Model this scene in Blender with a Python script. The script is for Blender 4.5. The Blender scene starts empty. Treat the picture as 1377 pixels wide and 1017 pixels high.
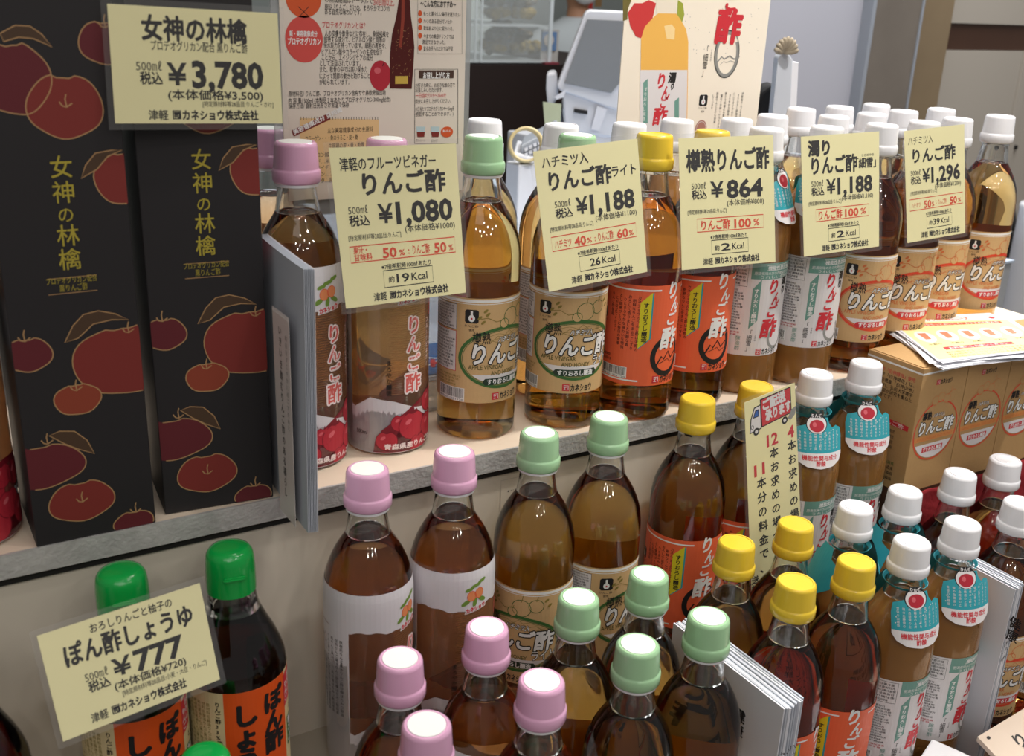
import bpy, bmesh, math, random
from mathutils import Vector, Matrix
random.seed(7)
R = math.radians
sc = bpy.context.scene
COL = sc.collection
# ------------------------------------------------------------------ camera
Z0 = 950.0                      # height of the upper shelf above the floor, in mm
FPX, PITCH, ROLL, YAW, HC = 1424.94, .35112, .041532, R(32), 377.2
_c, _s = math.cos(ROLL), math.sin(ROLL)
_rt0, _up0, _fw0 = Vector((1, 0, 0)), Vector((0, math.sin(PITCH), math.cos(PITCH))), Vector((0, math.cos(PITCH), -math.sin(PITCH)))
_M = Matrix(((math.cos(YAW), math.sin(YAW), 0), (-math.sin(YAW), math.cos(YAW), 0), (0, 0, 1)))
RT, UP, FW = _M @ (_rt0 * _c + _up0 * _s), _M @ (_up0 * _c - _rt0 * _s), _M @ _fw0
def W(x, y, z):                 # shelf millimetres (shelf top = 0) to world metres
    return Vector((x / 1000, y / 1000, (z + Z0) / 1000))
cam_d = bpy.data.cameras.new('camera'); cam = bpy.data.objects.new('camera', cam_d); COL.objects.link(cam)
cam_d.sensor_width = 36; cam_d.lens = FPX / 1377 * 36; cam_d.clip_start = .02; cam_d.clip_end = 60
mw = Matrix((RT, UP, -FW)).transposed().to_4x4(); mw.translation = W(0, 0, HC); cam.matrix_world = mw
cam_d.dof.use_dof = True; cam_d.dof.focus_distance = .98; cam_d.dof.aperture_fstop = 11
sc.camera = cam
# ------------------------------------------------------------------ light
sc.view_settings.view_transform = 'Standard'; sc.view_settings.look = 'None'
sc.view_settings.exposure = 0.18; sc.view_settings.gamma = 1.0; sc.view_settings.use_curve_mapping = False
sc.cycles.caustics_reflective = False; sc.cycles.caustics_refractive = True; sc.cycles.blur_glossy = 1.0
sc.cycles.sample_clamp_indirect = 4.0; sc.cycles.max_bounces = 20; sc.cycles.transmission_bounces = 18; sc.cycles.transparent_max_bounces = 24
w = bpy.data.worlds.new('shop_air'); sc.world = w; w.use_nodes = True
wn = w.node_tree; bg = wn.nodes['Background']; bg.inputs['Color'].default_value = (1.0, .96, .92, 1); bg.inputs['Strength'].default_value = .18
def lamp(name, kind, loc, energy, size=.1, target=None, color=(1, .95, .88), sy=None, spot=60):
    d = bpy.data.lights.new(name, kind); d.energy = energy; d.color = color
    if kind == 'AREA':
        d.shape = 'RECTANGLE'; d.size = size; d.size_y = sy or size
    elif kind == 'SPOT':
        d.spot_size = R(spot); d.spot_blend = .5; d.shadow_soft_size = size
    else: d.shadow_soft_size = size
    o = bpy.data.objects.new(name, d); COL.objects.link(o); o.location = loc
    if target is not None: o.rotation_euler = (Vector(target) - Vector(loc)).to_track_quat('-Z', 'Y').to_euler()
    return o
lamp('ceiling_panel_light', 'AREA', (1.0, 1.1, 2.9), 21, 1.2, (.95, .9, .9), sy=.6)
lamp('ceiling_panel_light', 'AREA', (-.6, -.6, 3.0), 2, 1.2, (.4, .7, .9), sy=.5)
lamp('ceiling_panel_light', 'AREA', (2.6, 1.6, 3.0), 50, 1.6, (1.9, 2.2, 1.0), sy=.8, color=(.95, .97, 1))
lamp('track_spot', 'SPOT', (1.35, .35, 2.5), 80, .04, (1.0, .8, 1.0), spot=50)
lamp('track_spot', 'SPOT', (.75, .2, 2.6), 9, .025, (.6, .75, .95), spot=55)
lamp('track_spot', 'SPOT', (.15, .15, 2.6), 3.5, .025, (.3, .7, .8), spot=55)
lamp('track_spot', 'SPOT', (1.0, -.1, 2.7), 5, .025, (.7, .65, .8), spot=50)
for k, (x, y) in enumerate([(-.9, -1.3), (-.45, -1.75), (.3, -1.5), (1.0, -1.7), (-.1, -2.4), (.7, -2.5), (-1.3, -.8), (1.7, -1.5), (-.1, -1.0), (.9, -.8), (1.6, .9), (-1.0, -2.2)]):
    lamp('ceiling_downlight', 'POINT', (x, y, 2.8 + .05 * (k % 3)), 9.0, .05, color=(1, .95, .88))
# ------------------------------------------------------------------ materials
MATS = {}
def mat(name, col, rough=.5, metal=0, trans=0, ior=1.45, alpha=1, noise=0, nscale=40, coat=0, bump=0, bscale=60, emit=0, spec=None):
    if name in MATS: return MATS[name]
    m = bpy.data.materials.new(name); m.use_nodes = True; nt = m.node_tree; b = nt.nodes['Principled BSDF']
    b.inputs['Base Color'].default_value = (*col, 1); b.inputs['Roughness'].default_value = rough
    b.inputs['Metallic'].default_value = metal; b.inputs['Transmission Weight'].default_value = trans
    b.inputs['IOR'].default_value = ior; b.inputs['Alpha'].default_value = alpha; b.inputs['Coat Weight'].default_value = coat
    if spec is not None: b.inputs['Specular IOR Level'].default_value = spec
    if emit:
        b.inputs['Emission Color'].default_value = (*col, 1); b.inputs['Emission Strength'].default_value = emit
    if noise or bump:
        tc = nt.nodes.new('ShaderNodeTexCoord'); n = nt.nodes.new('ShaderNodeTexNoise')
        n.inputs['Scale'].default_value = nscale; n.inputs['Detail'].default_value = 5
        nt.links.new(tc.outputs['Object'], n.inputs['Vector'])
        if noise:
            r = nt.nodes.new('ShaderNodeMix'); r.data_type = 'RGBA'
            r.inputs['A'].default_value = (*[max(0, c * (1 - noise)) for c in col], 1); r.inputs['B'].default_value = (*[min(1, c * (1 + noise)) for c in col], 1)
            nt.links.new(n.outputs['Fac'], r.inputs['Factor']); nt.links.new(r.outputs['Result'], b.inputs['Base Color'])
        if bump:
            n2 = nt.nodes.new('ShaderNodeTexNoise'); n2.inputs['Scale'].default_value = bscale; nt.links.new(tc.outputs['Object'], n2.inputs['Vector'])
            bp = nt.nodes.new('ShaderNodeBump'); bp.inputs['Strength'].default_value = bump; bp.inputs['Distance'].default_value = .002
            nt.links.new(n2.outputs['Fac'], bp.inputs['Height']); nt.links.new(bp.outputs['Normal'], b.inputs['Normal'])
    MATS[name] = m; return m
def liquid(name, absorb, density, tint=(1, 1, 1), rough=0.0):
    m = bpy.data.materials.new(name); m.use_nodes = True; nt = m.node_tree; nt.nodes.clear()
    out = nt.nodes.new('ShaderNodeOutputMaterial'); g = nt.nodes.new('ShaderNodeBsdfGlass'); g.inputs['IOR'].default_value = 1.36
    g.inputs['Color'].default_value = (*tint, 1); g.inputs['Roughness'].default_value = rough
    v = nt.nodes.new('ShaderNodeVolumeAbsorption'); v.inputs['Color'].default_value = (*absorb, 1); v.inputs['Density'].default_value = density
    gl = nt.nodes.new('ShaderNodeBsdfGlossy'); gl.inputs['Roughness'].default_value = .065; mx = nt.nodes.new('ShaderNodeMixShader'); mx.inputs[0].default_value = .05
    nt.links.new(g.outputs[0], mx.inputs[1]); nt.links.new(gl.outputs[0], mx.inputs[2]); nt.links.new(mx.outputs[0], out.inputs['Surface']); nt.links.new(v.outputs[0], out.inputs['Volume'])
    MATS[name] = m; return m
def film(name, col, cover, rough=.25):          # thin printed plastic film: part paint, part clear
    m = bpy.data.materials.new(name); m.use_nodes = True; nt = m.node_tree; b = nt.nodes['Principled BSDF']
    b.inputs['Base Color'].default_value = (*col, 1); b.inputs['Roughness'].default_value = rough; b.inputs['Alpha'].default_value = cover
    MATS[name] = m; return m
def hexc(h):
    v = [int(h[i:i + 2], 16) / 255 for i in (0, 2, 4)]
    return tuple(x / 12.92 if x <= .04045 else ((x + .055) / 1.055) ** 2.4 for x in v)
K = mat('ink_black', (.012, .011, .012), .6); WHT = mat('ink_white', (.82, .82, .82), .5); RED = mat('ink_red', hexc('c8303a'), .5)
TAGRED = mat('ink_tag_red', hexc('d8482f'), .5); GRN = mat('ink_green', hexc('3f6b35'), .5); DKG = mat('ink_dark_green', hexc('26382c'), .5)
ORG = mat('ink_orange', hexc('d2572c'), .5); YEL = mat('ink_yellow', hexc('d8cc28'), .5); TEAL = mat('ink_teal', hexc('2f9aa8'), .5); TEAL2 = mat('ink_grey_teal', hexc('6d9a8f'), .5)
KRAFT = mat('kraft_paper', hexc('cba878'), .7, noise=.06, nscale=900); KRAFTD = mat('kraft_board', hexc('b59060'), .75, noise=.08, nscale=300)
ORANGEP = mat('orange_label_paper', hexc('e66640'), .45); WPAPER = mat('white_label_paper', hexc('dcd8da'), .5)
TAN = mat('ink_tan_line', hexc('8a7a3a'), .5); ORLINE = mat('ink_thin_orange', hexc('cc7040'), .5); GREY = mat('ink_grey', hexc('8d8d8a'), .5)
CARD = mat('pale_yellow_card', hexc('ebe4b2'), .55, noise=.02, nscale=30)
SLEEVE = film('clear_sleeve', (.5, .5, .5), .035, .1)
GLASS = mat('clear_glass', (.97, .98, .96), 0.0, trans=1, ior=1.45, coat=.6); GLASS.node_tree.nodes['Principled BSDF'].inputs['Coat Roughness'].default_value = .06
L_AMBER = liquid('amber_vinegar', (.88, .68, .24), 44); L_GOLD = liquid('golden_vinegar', (.90, .76, .34), 42)
L_BROWN = liquid('red_brown_vinegar', (.90, .62, .22), 32); L_SOY = liquid('dark_soy_vinegar', (.72, .38, .22), 130)
L_CLOUD = mat('cloudy_vinegar', hexc('b98448'), .12, trans=.55, ior=1.36, noise=.1, nscale=30, spec=.5, coat=.5)
FROST = film('frosted_white_film', (.72, .70, .74), .93, .35); MIDFILM = film('lilac_brown_film', hexc('b0846c'), .22, .2); AMBFILM = film('fine_line_film', hexc('b0784a'), .5, .3)
PINKW = mat('ink_pink_white', (.85, .72, .72), .5); PINKR = mat('ink_salmon', hexc('d4605a'), .5)
AP1 = mat('apple_print_red', hexc('b02838'), .5); AP2 = mat('apple_print_dark', hexc('7c1626'), .5); AP3 = mat('apple_print_light', hexc('d0606a'), .5)
LEAF = mat('ink_leaf', hexc('6f8f3a'), .5); PEACH = mat('ink_peach', hexc('e08a5a'), .5)
CAPP = mat('pink_plastic', hexc('dba8c8'), .22, coat=.3, spec=.6); CAPG = mat('green_plastic', hexc('9cc49a'), .22, coat=.3); CAPY = mat('yellow_plastic', hexc('e2c038'), .25, coat=.3)
CAPW = mat('white_plastic', hexc('e9e9ee'), .25, coat=.3); CAPS = mat('bright_green_plastic', hexc('0ca045'), .2, coat=.3); DISC = mat('white_seal', hexc('eef2ee'), .3, coat=.2)
METAL = mat('scratched_aluminium', hexc('c4c3c1'), .4, metal=.3, noise=.3, nscale=70, bump=.4, bscale=260)
CREAM = mat('cream_shelf_top', hexc('e6d4bf'), .5, noise=.03, nscale=8); PANEL = mat('cream_front_panel', hexc('cfc6b8'), .45, noise=.06, nscale=6)
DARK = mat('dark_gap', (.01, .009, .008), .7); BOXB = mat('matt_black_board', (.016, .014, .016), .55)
BOX_R1 = mat('print_maroon', hexc('5f1d25'), .55); BOX_R2 = mat('print_brick', hexc('7c2b26'), .55); BOX_R3 = mat('print_rust', hexc('8c3c28'), .55)
GOLD = mat('gold_foil_line', hexc('b08a60'), .45, metal=.1); GOLDT = mat('gold_foil_text', hexc('b4a440'), .4, metal=.2); LEAFB = mat('print_leaf_brown', hexc('4a3626'), .5)
PAPERW = mat('white_paper', hexc('dadbe2'), .6); PAPERC = mat('cream_paper', hexc('ebe3da'), .5); PAPERCOOL = mat('cool_white_paper', hexc('b9bec8'), .6)
# ------------------------------------------------------------------ mesh helpers
def link(o, parent=None):
    COL.objects.link(o)
    if parent is not None: o.parent = parent
    return o
def tag(o, label=None, cat=None, group=None, kind=None):
    if label: o['label'] = label
    if cat: o['category'] = cat
    if group: o['group'] = group
    if kind: o['kind'] = kind
    return o
def empty(name, loc, label, cat, group=None, rz=0):
    o = bpy.data.objects.new(name, None); COL.objects.link(o); o.location = loc; o.rotation_euler = (0, 0, rz); o.empty_display_size = .02
    return tag(o, label, cat, group)
def mesh_obj(name, verts, faces, mats, parent=None, fm=None, smooth=False):
    me = bpy.data.meshes.new(name); me.from_pydata([tuple(v) for v in verts], [], faces)
    for m in (mats if isinstance(mats, (list, tuple)) else [mats]): me.materials.append(m)
    if fm: me.polygons.foreach_set('material_index', fm)
    if smooth: me.polygons.foreach_set('use_smooth', [True] * len(me.polygons))
    me.update()
    return link(bpy.data.objects.new(name, me), parent)
def lathe_data(prof, n=40):     # prof: (r, z) in mm from bottom to top; r=0 closes
    vs, fs, rings = [], [], []
    for r, z in prof:
        if r <= 1e-6: vs.append((0, 0, z / 1000)); rings.append([len(vs) - 1])
        else:
            rings.append(list(range(len(vs), len(vs) + n)))
            vs += [(r * math.cos(2 * math.pi * k / n) / 1000, r * math.sin(2 * math.pi * k / n) / 1000, z / 1000) for k in range(n)]
    for a, b in zip(rings, rings[1:]):
        for k in range(n):
            k2 = (k + 1) % n
            if len(a) == 1 and len(b) == 1: continue
            if len(a) == 1: fs.append((a[0], b[k2], b[k]))
            elif len(b) == 1: fs.append((a[k], a[k2], b[0]))
            else: fs.append((a[k], a[k2], b[k2], b[k]))
    return vs, fs
def join_data(*ds):
    vs, fs = [], []
    for v, f in ds:
        o = len(vs); vs += v; fs += [tuple(i + o for i in q) for q in f]
    return vs, fs
def box_data(x0, x1, y0, y1, z0, z1, s=.001):
    v = [(x * s, y * s, z * s) for z in (z0, z1) for y in (y0, y1) for x in (x0, x1)]
    return v, [(0, 2, 3, 1), (4, 5, 7, 6), (0, 1, 5, 4), (2, 6, 7, 3), (0, 4, 6, 2), (1, 3, 7, 5)]
def boxw(x0, x1, y0, y1, z0, z1):            # box in shelf millimetres, world coordinates
    v, f = box_data(x0, x1, y0, y1, z0 + Z0, z1 + Z0); return v, f
def bevel(o, w=.0006, seg=2):
    m = o.modifiers.new('bevel', 'BEVEL'); m.width = w; m.segments = seg; m.limit_method = 'ANGLE'; return o
# ------------------------------------------------------------------ flat print (lettering, drawings) as thin coloured shapes
_TX = {}
def glyphs(s, bold=0.0):
    k = (s, round(bold, 4))
    if k not in _TX:
        c = bpy.data.curves.new('t', 'FONT'); c.body = s; c.size = 1; c.resolution_u = 2; c.offset = bold; c.dimensions = '2D'; c.fill_mode = 'BOTH'
        o = bpy.data.objects.new('t', c); me = bpy.data.meshes.new_from_object(o)
        vs = [(v.co.x, v.co.y) for v in me.vertices]; fs = [tuple(p.vertices) for p in me.polygons]
        bpy.data.objects.remove(o); bpy.data.curves.remove(c); bpy.data.meshes.remove(me)
        xs = [v[0] for v in vs] or [0, 1]; _TX[k] = (vs, fs, min(xs), max(xs))
    return _TX[k]
def ring_pts(cx, cy, rx, ry, n=32, a0=0, a1=360, rot=0):
    out = []
    full = abs(a1 - a0) >= 360
    for k in range(n + (0 if full else 1)):
        a = R(a0 + (a1 - a0) * k / n); x, y = rx * math.cos(a), ry * math.sin(a)
        c, s = math.cos(R(rot)), math.sin(R(rot)); out.append((cx + x * c - y * s, cy + x * s + y * c))
    return out
def strikes(t, b):              # heavy lettering: kanji are struck several times, plain signs are thickened outright
    if b <= .008: return b, [(0, 0)]
    if any('\u4e00' <= ch <= '\u9fff' for ch in t) or b > .04:
        n = 6 if b < .05 else 10
        return .004, [(0, 0)] + [(b * math.cos(2 * math.pi * k / n), b * math.sin(2 * math.pi * k / n)) for k in range(n)]
    return b, [(0, 0)]
class Art:
    def __init__(s): s.v, s.f, s.m, s.mats = [], [], [], []
    def mi(s, m):
        if m not in s.mats: s.mats.append(m)
        return s.mats.index(m)
    def add(s, pts, faces, m, lay):
        o = len(s.v); s.v += [(x, y, lay) for x, y in pts]; i = s.mi(m)
        for f in faces: s.f.append(tuple(k + o for k in f)); s.m.append(i)
    def poly(s, pts, m, lay=1): s.add(pts, [tuple(range(len(pts)))], m, lay)
    def rect(s, x0, y0, x1, y1, m, lay=1): s.poly([(x0, y0), (x1, y0), (x1, y1), (x0, y1)], m, lay)
    def disc(s, cx, cy, rx, ry, m, lay=1, n=28, rot=0): s.poly(ring_pts(cx, cy, rx, ry, n, rot=rot), m, lay)
    def line(s, pts, wd, m, lay=2, closed=False):
        n = len(pts); L, Rr = [], []
        for i in range(n):
            a = pts[(i - 1) % n] if (closed or i > 0) else pts[i]; b = pts[(i + 1) % n] if (closed or i < n - 1) else pts[i]
            dx, dy = b[0] - a[0], b[1] - a[1]; l = math.hypot(dx, dy) or 1
            nx, ny = -dy / l * wd / 2, dx / l * wd / 2
            L.append((pts[i][0] + nx, pts[i][1] + ny)); Rr.append((pts[i][0] - nx, pts[i][1] - ny))
        fs = [(i, (i + 1) % n, n + (i + 1) % n, n + i) for i in range(n if closed else n - 1)]
        s.add(L + Rr, fs, m, lay)
    def frame(s, x0, y0, x1, y1, wd, m, lay=2): s.line([(x0, y0), (x1, y0), (x1, y1), (x0, y1)], wd, m, lay, True)
    def ring(s, cx, cy, rx, ry, wd, m, lay=2, n=40, **k): s.line(ring_pts(cx, cy, rx, ry, n, **k), wd, m, lay, closed='a1' not in k)
    def text(s, t, x, y, h, m, lay=3, bold=.0, w=None, rot=0, shear=0, align='l', xs=1.0):
        """t with its baseline start at x, y and capital height h; w squeezes or stretches it to that width"""
        sb = bold; bold, dirs = strikes(t, bold)
        vs, fs, lo, hi = glyphs(t, bold)
        k = h / .80; kx = (w / max(hi - lo, .01)) if w else k * xs
        wd = (hi - lo) * kx; ox = {'l': 0, 'c': -wd / 2, 'r': -wd}[align]
        c, q = math.cos(R(rot)), math.sin(R(rot)); out = []
        for ki, (di, dj) in enumerate(dirs):
            out = []
            for px, py in vs:
                X = (px - lo + di * min(1, k / kx)) * kx + ox + shear * py * k; Y = (py + dj) * k
                out.append((x + X * c - Y * q, y + X * q + Y * c))
            s.add(out, fs, m, lay + .08 * ki)
    def fit(s, t, x0, x1, yc, h, m, lay=3, bold=0., rot=0, shear=0): s.text(t, x0, yc - h * .5, h, m, lay, bold, w=x1 - x0, rot=rot, shear=shear)
    def vtext(s, t, x, y, h, m, lay=3, bold=0., pitch=1.15, xs=1.0, shear=0, slope=0):
        """characters one under the other; x is the centre of the column, y its top"""
        for i, ch in enumerate(t):
            if ch in ' 　': continue
            b_, dirs = strikes(ch, bold)
            vs, fs, lo, hi = glyphs(ch, b_)
            if not fs: continue
            if ch == 'ー':
                s.rect(x - h * .06, y - h * pitch * i - h * .95, x + h * .06, y - h * pitch * i - h * .1, m, lay); continue
            cx = .5; k = h / .92
            for ki, (di, dj) in enumerate(dirs): s.add([(x + (px + di - cx) * k * xs + shear * py * k + slope * i * h, y - h * pitch * i - h * .85 + (py + dj) * k) for px, py in vs], fs, m, lay + .08 * ki)
    def block(s, x0, x1, y1, y0, rows, m, lay=3, seed=1, txt='りんご果汁原材料名内容量賞味期限保存方法直射日光を避け開栓後は要冷蔵製造者青森県'):
        rnd = random.Random(seed); hh = (y1 - y0) / rows
        for r_ in range(rows):
            n = rnd.randint(7, 11); st = rnd.randint(0, len(txt) - n - 1)
            s.fit(txt[st:st + n], x0, x0 + (x1 - x0) * rnd.uniform(.75, 1), y1 - hh * (r_ + .5), hh * .62, m, lay)
    def bars(s, x0, y0, x1, y1, lay=2, seed=3):
        s.rect(x0, y0, x1, y1, WHT, lay); rnd = random.Random(seed); x = x0 + 1
        while x < x1 - 1.2:
            b = rnd.choice((.25, .4, .6)); s.rect(x, y0 + (y1 - y0) * .25, x + b, y1 - .5, K, lay + 1); x += b + rnd.choice((.3, .45, .7))
        s.fit('4973051201120', x0 + 1, x1 - 1, y0 + (y1 - y0) * .12, (y1 - y0) * .16, K, lay + 1)
    def build(s, name, fn, parent=None, step=None, ystep=None, yfrom=None, lay=.07):
        bm = bmesh.new(); vs = [bm.verts.new(v) for v in s.v]
        for f, m in zip(s.f, s.m):
            try: q = bm.faces.new([vs[i] for i in f]); q.material_index = m
            except ValueError: pass
        if step:
            xs_ = [v[0] for v in s.v]; a, b = min(xs_), max(xs_); k = math.floor(a / step) * step
            while k < b:
                bmesh.ops.bisect_plane(bm, geom=bm.verts[:] + bm.edges[:] + bm.faces[:], plane_co=(k, 0, 0), plane_no=(1, 0, 0)); k += step
        if ystep:
            ys_ = [v[1] for v in s.v]; k = yfrom if yfrom is not None else min(ys_)
            while k < max(ys_):
                bmesh.ops.bisect_plane(bm, geom=bm.verts[:] + bm.edges[:] + bm.faces[:], plane_co=(0, k, 0), plane_no=(0, 1, 0)); k += ystep
        bmesh.ops.triangulate(bm, faces=[f for f in bm.faces if len(f.verts) > 4])
        for v in bm.verts: v.co = fn(v.co.x, v.co.y, v.co.z * lay)
        me = bpy.data.meshes.new(name); bm.to_mesh(me); bm.free()
        for m in s.mats: me.materials.append(m)
        return link(bpy.data.objects.new(name, me), parent)
def logo(a, x, y, h, ink=K, lay=3):        # red square seal and the maker's lettering
    a.rect(x, y, x + h, y + h, RED, lay); a.line([(x + h * .2, y + h * .8), (x + h * .85, y + h * .8), (x + h * .85, y + h * .15)], h * .09, WPAPER, lay + 1)
    a.line([(x + h * .2, y + h * .55), (x + h * .6, y + h * .55)], h * .09, WPAPER, lay + 1); a.line([(x + h * .2, y + h * .2), (x + h * .6, y + h * .2), (x + h * .4, y + h * .2), (x + h * .4, y + h * .55)], h * .08, WPAPER, lay + 1)
    a.text('カネショウ', x + h * 1.15, y + h * .02, h * .95, ink, lay, .03, w=h * 3.3)
def icon(a, x, y, h, lay=3):               # black rounded square with a white bottle
    r = h * .12
    a.poly([(x + r, y), (x + h - r, y), (x + h, y + r), (x + h, y + h - r), (x + h - r, y + h), (x + r, y + h), (x, y + h - r), (x, y + r)], K, lay)
    a.disc(x + h / 2, y + h * .36, h * .24, h * .26, WHT, lay + 1, 14); a.rect(x + h * .42, y + h * .5, x + h * .58, y + h * .9, WHT, lay + 1)
    a.disc(x + h / 2, y + h * .34, h * .07, h * .08, RED, lay + 2, 8); a.fit('りんご酢', x, x + h, y - h * .2, h * .16, K, lay); a.fit('使用', x + h * .3, x + h * .7, y - h * .5, h * .16, K, lay)
def outlined(a, fn, t, *ar, ink=WHT, edge=K, b=.012, e=.05, lay=4, **kw):
    getattr(a, fn)(t, *ar, edge, lay, b + e, **kw); getattr(a, fn)(t, *ar, ink, lay + 1.5, b, **kw)
# ------------------------------------------------------------------ bottles
PROF = [(0, 30), (1.5, 33.6), (4, 35.1), (8, 35.5), (158, 35.5), (165, 35.1), (172, 34.1), (179, 32.5), (186, 30), (192, 27.3), (198, 24), (203, 20.8), (207, 18.4), (211, 17), (217, 16), (229, 14.4)]
def prof_r(h, prof=PROF):
    if h <= prof[0][0]: return prof[0][1]
    for (h0, r0), (h1, r1) in zip(prof, prof[1:]):
        if h <= h1: return r0 + (r1 - r0) * (h - h0) / (h1 - h0)
    return prof[-1][1]
def wrap(off=.35, prof=PROF, Rn=36.0):
    def fn(x, y, l):
        r = prof_r(y, prof) + off + l; a = x / Rn
        return (r * math.sin(a) / 1000, -r * math.cos(a) / 1000, y / 1000)
    return fn
MESH = {}
def part(key, name, build, parent):
    if key not in MESH: MESH[key] = build()
    o = bpy.data.objects.new(name, MESH[key]); COL.objects.link(o); o.parent = parent; return o
def lathe_mesh(prof, m, n=40, extra=None, rib=0):
    v, f = lathe_data(prof, n)
    if rib:
        v = [(x * (1 - rib * (k_ % 2)), y * (1 - rib * (k_ % 2)), z) if .2425 < z < .2605 else (x, y, z) for k_, (x, y, z) in enumerate(v)]
    if extra: v, f = join_data((v, f), *[lathe_data(e, n) for e in extra])
    me = bpy.data.meshes.new('lathe'); me.from_pydata(v, [], f); me.materials.append(m); me.polygons.foreach_set('use_smooth', [True] * len(me.polygons))
    try: me.set_sharp_from_angle(angle=R(38))
    except Exception: pass
    return me
def kraft_label(line, thin, kind):
    a = Art(); a.rect(-92, 36, 92, 131, KRAFT, 0)
    a.rect(-92, 127.2, 92, 129.6, WHT, 1); a.rect(-92, 125.6, 92, 126.2, WHT, 1)
    a.rect(-78, 102, -46, 124.5, WPAPER, 1); a.frame(-78, 102, -46, 124.5, .5, K); a.block(-77, -47, 123.5, 103, 8, K, 3, 5)
    a.rect(-78, 64, -46, 100.5, WPAPER, 1); a.frame(-78, 64, -46, 100.5, .7, RED); a.block(-77, -47, 99.5, 65, 12, K, 3, 6); a.block(-76, -40, 61, 50, 4, TAN, 3, 8)
    a.bars(-66, 36.5, -37, 49)
    icon(a, -38, 109, 12)
    cx, cy, rx, ry = 0, 77, 42, 27
    a.ring(cx, cy, rx, ry, 2.8, line, 3, 56); a.ring(cx, cy, rx - 2.4, ry - 2, .5, line, 3, 56)
    # lower lens of the oval in white
    pts = [(cx + (rx - 3) * math.cos(R(t)), cy + (ry - 3) * math.sin(R(t))) for t in range(217, 325, 6)]; a.poly(pts, WPAPER, 2)
    for k, yy in enumerate((92, 95, 98)): a.line([(x_, yy + 1.2 * math.sin(x_ * .3 + k * 2)) for x_ in range(-26 + 3 * k, 30 - 3 * k, 3)], .35, thin, 3)
    a.line([(-16, 91), (-8, 97), (-3, 95), (4, 101), (12, 95), (20, 96), (27, 91)], .45, thin, 3)
    for q, (ax, ay, ar) in enumerate(((6, 113, 8.5), (19, 116, 6.5), (-2, 108, 4.5))):
        a.disc(ax, ay, ar, ar * .95, KRAFT, 3.5 + q * .2); a.ring(ax, ay, ar, ar * .95, .6, line if kind == 'g' else thin, 4 + q * .2, 24); a.line([(ax, ay + ar * .7), (ax + 1.5, ay + ar * 1.5)], .6, thin, 4.5)
    a.line([(0, 112), (-10, 110), (-18, 114), (-24, 113)], .6, thin, 4)
    for lx, ly in ((-18, 117), (-22, 110), (-25, 114), (-20, 120), (28, 121), (31, 116)): a.disc(lx, ly, 2.4, 1.2, thin, 4, 10, rot=40)
    a.text('樽熟', -31, 91.5, 9.5, K, 4, .008, w=16)
    outlined(a, 'text', 'ハチミツ入', -8, 91.5, 5, w=22, shear=.25, e=.07) if kind != 'x' else None
    outlined(a, 'text', 'りんご酢', -31, 73.5, 16.5, w=66, shear=.12, b=.03)
    if kind == 'g': outlined(a, 'text', 'ライト', 17, 62.5, 8.5, w=21, e=.06)
    dk = mat('ink_olive_text', hexc('5f5a2a'), .5) if kind == 'g' else thin; a.text('APPLE VINEGAR', -34, 67.2, 4.6, dk, 3, .01, w=33); a.text('AND HONEY', -14, 61.6, 4.6, dk, 3, .01, w=27)
    a.poly([(-21, 55), (-19, 52.6), (19, 52.6), (21, 55), (21, 56.4), (19, 58.8), (-19, 58.8), (-21, 56.4)], DKG if kind == 'g' else RED, 3.5)
    a.fit('すりおろし醸造', -17, 17, 55.7, 4.4, WHT, 4.5, .03)
    logo(a, -12, 38.5, 6.5)
    a.rect(50, 62, 88, 122, WPAPER, 1); a.block(52, 86, 120, 64, 16, K, 3, 9)
    return a
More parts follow.
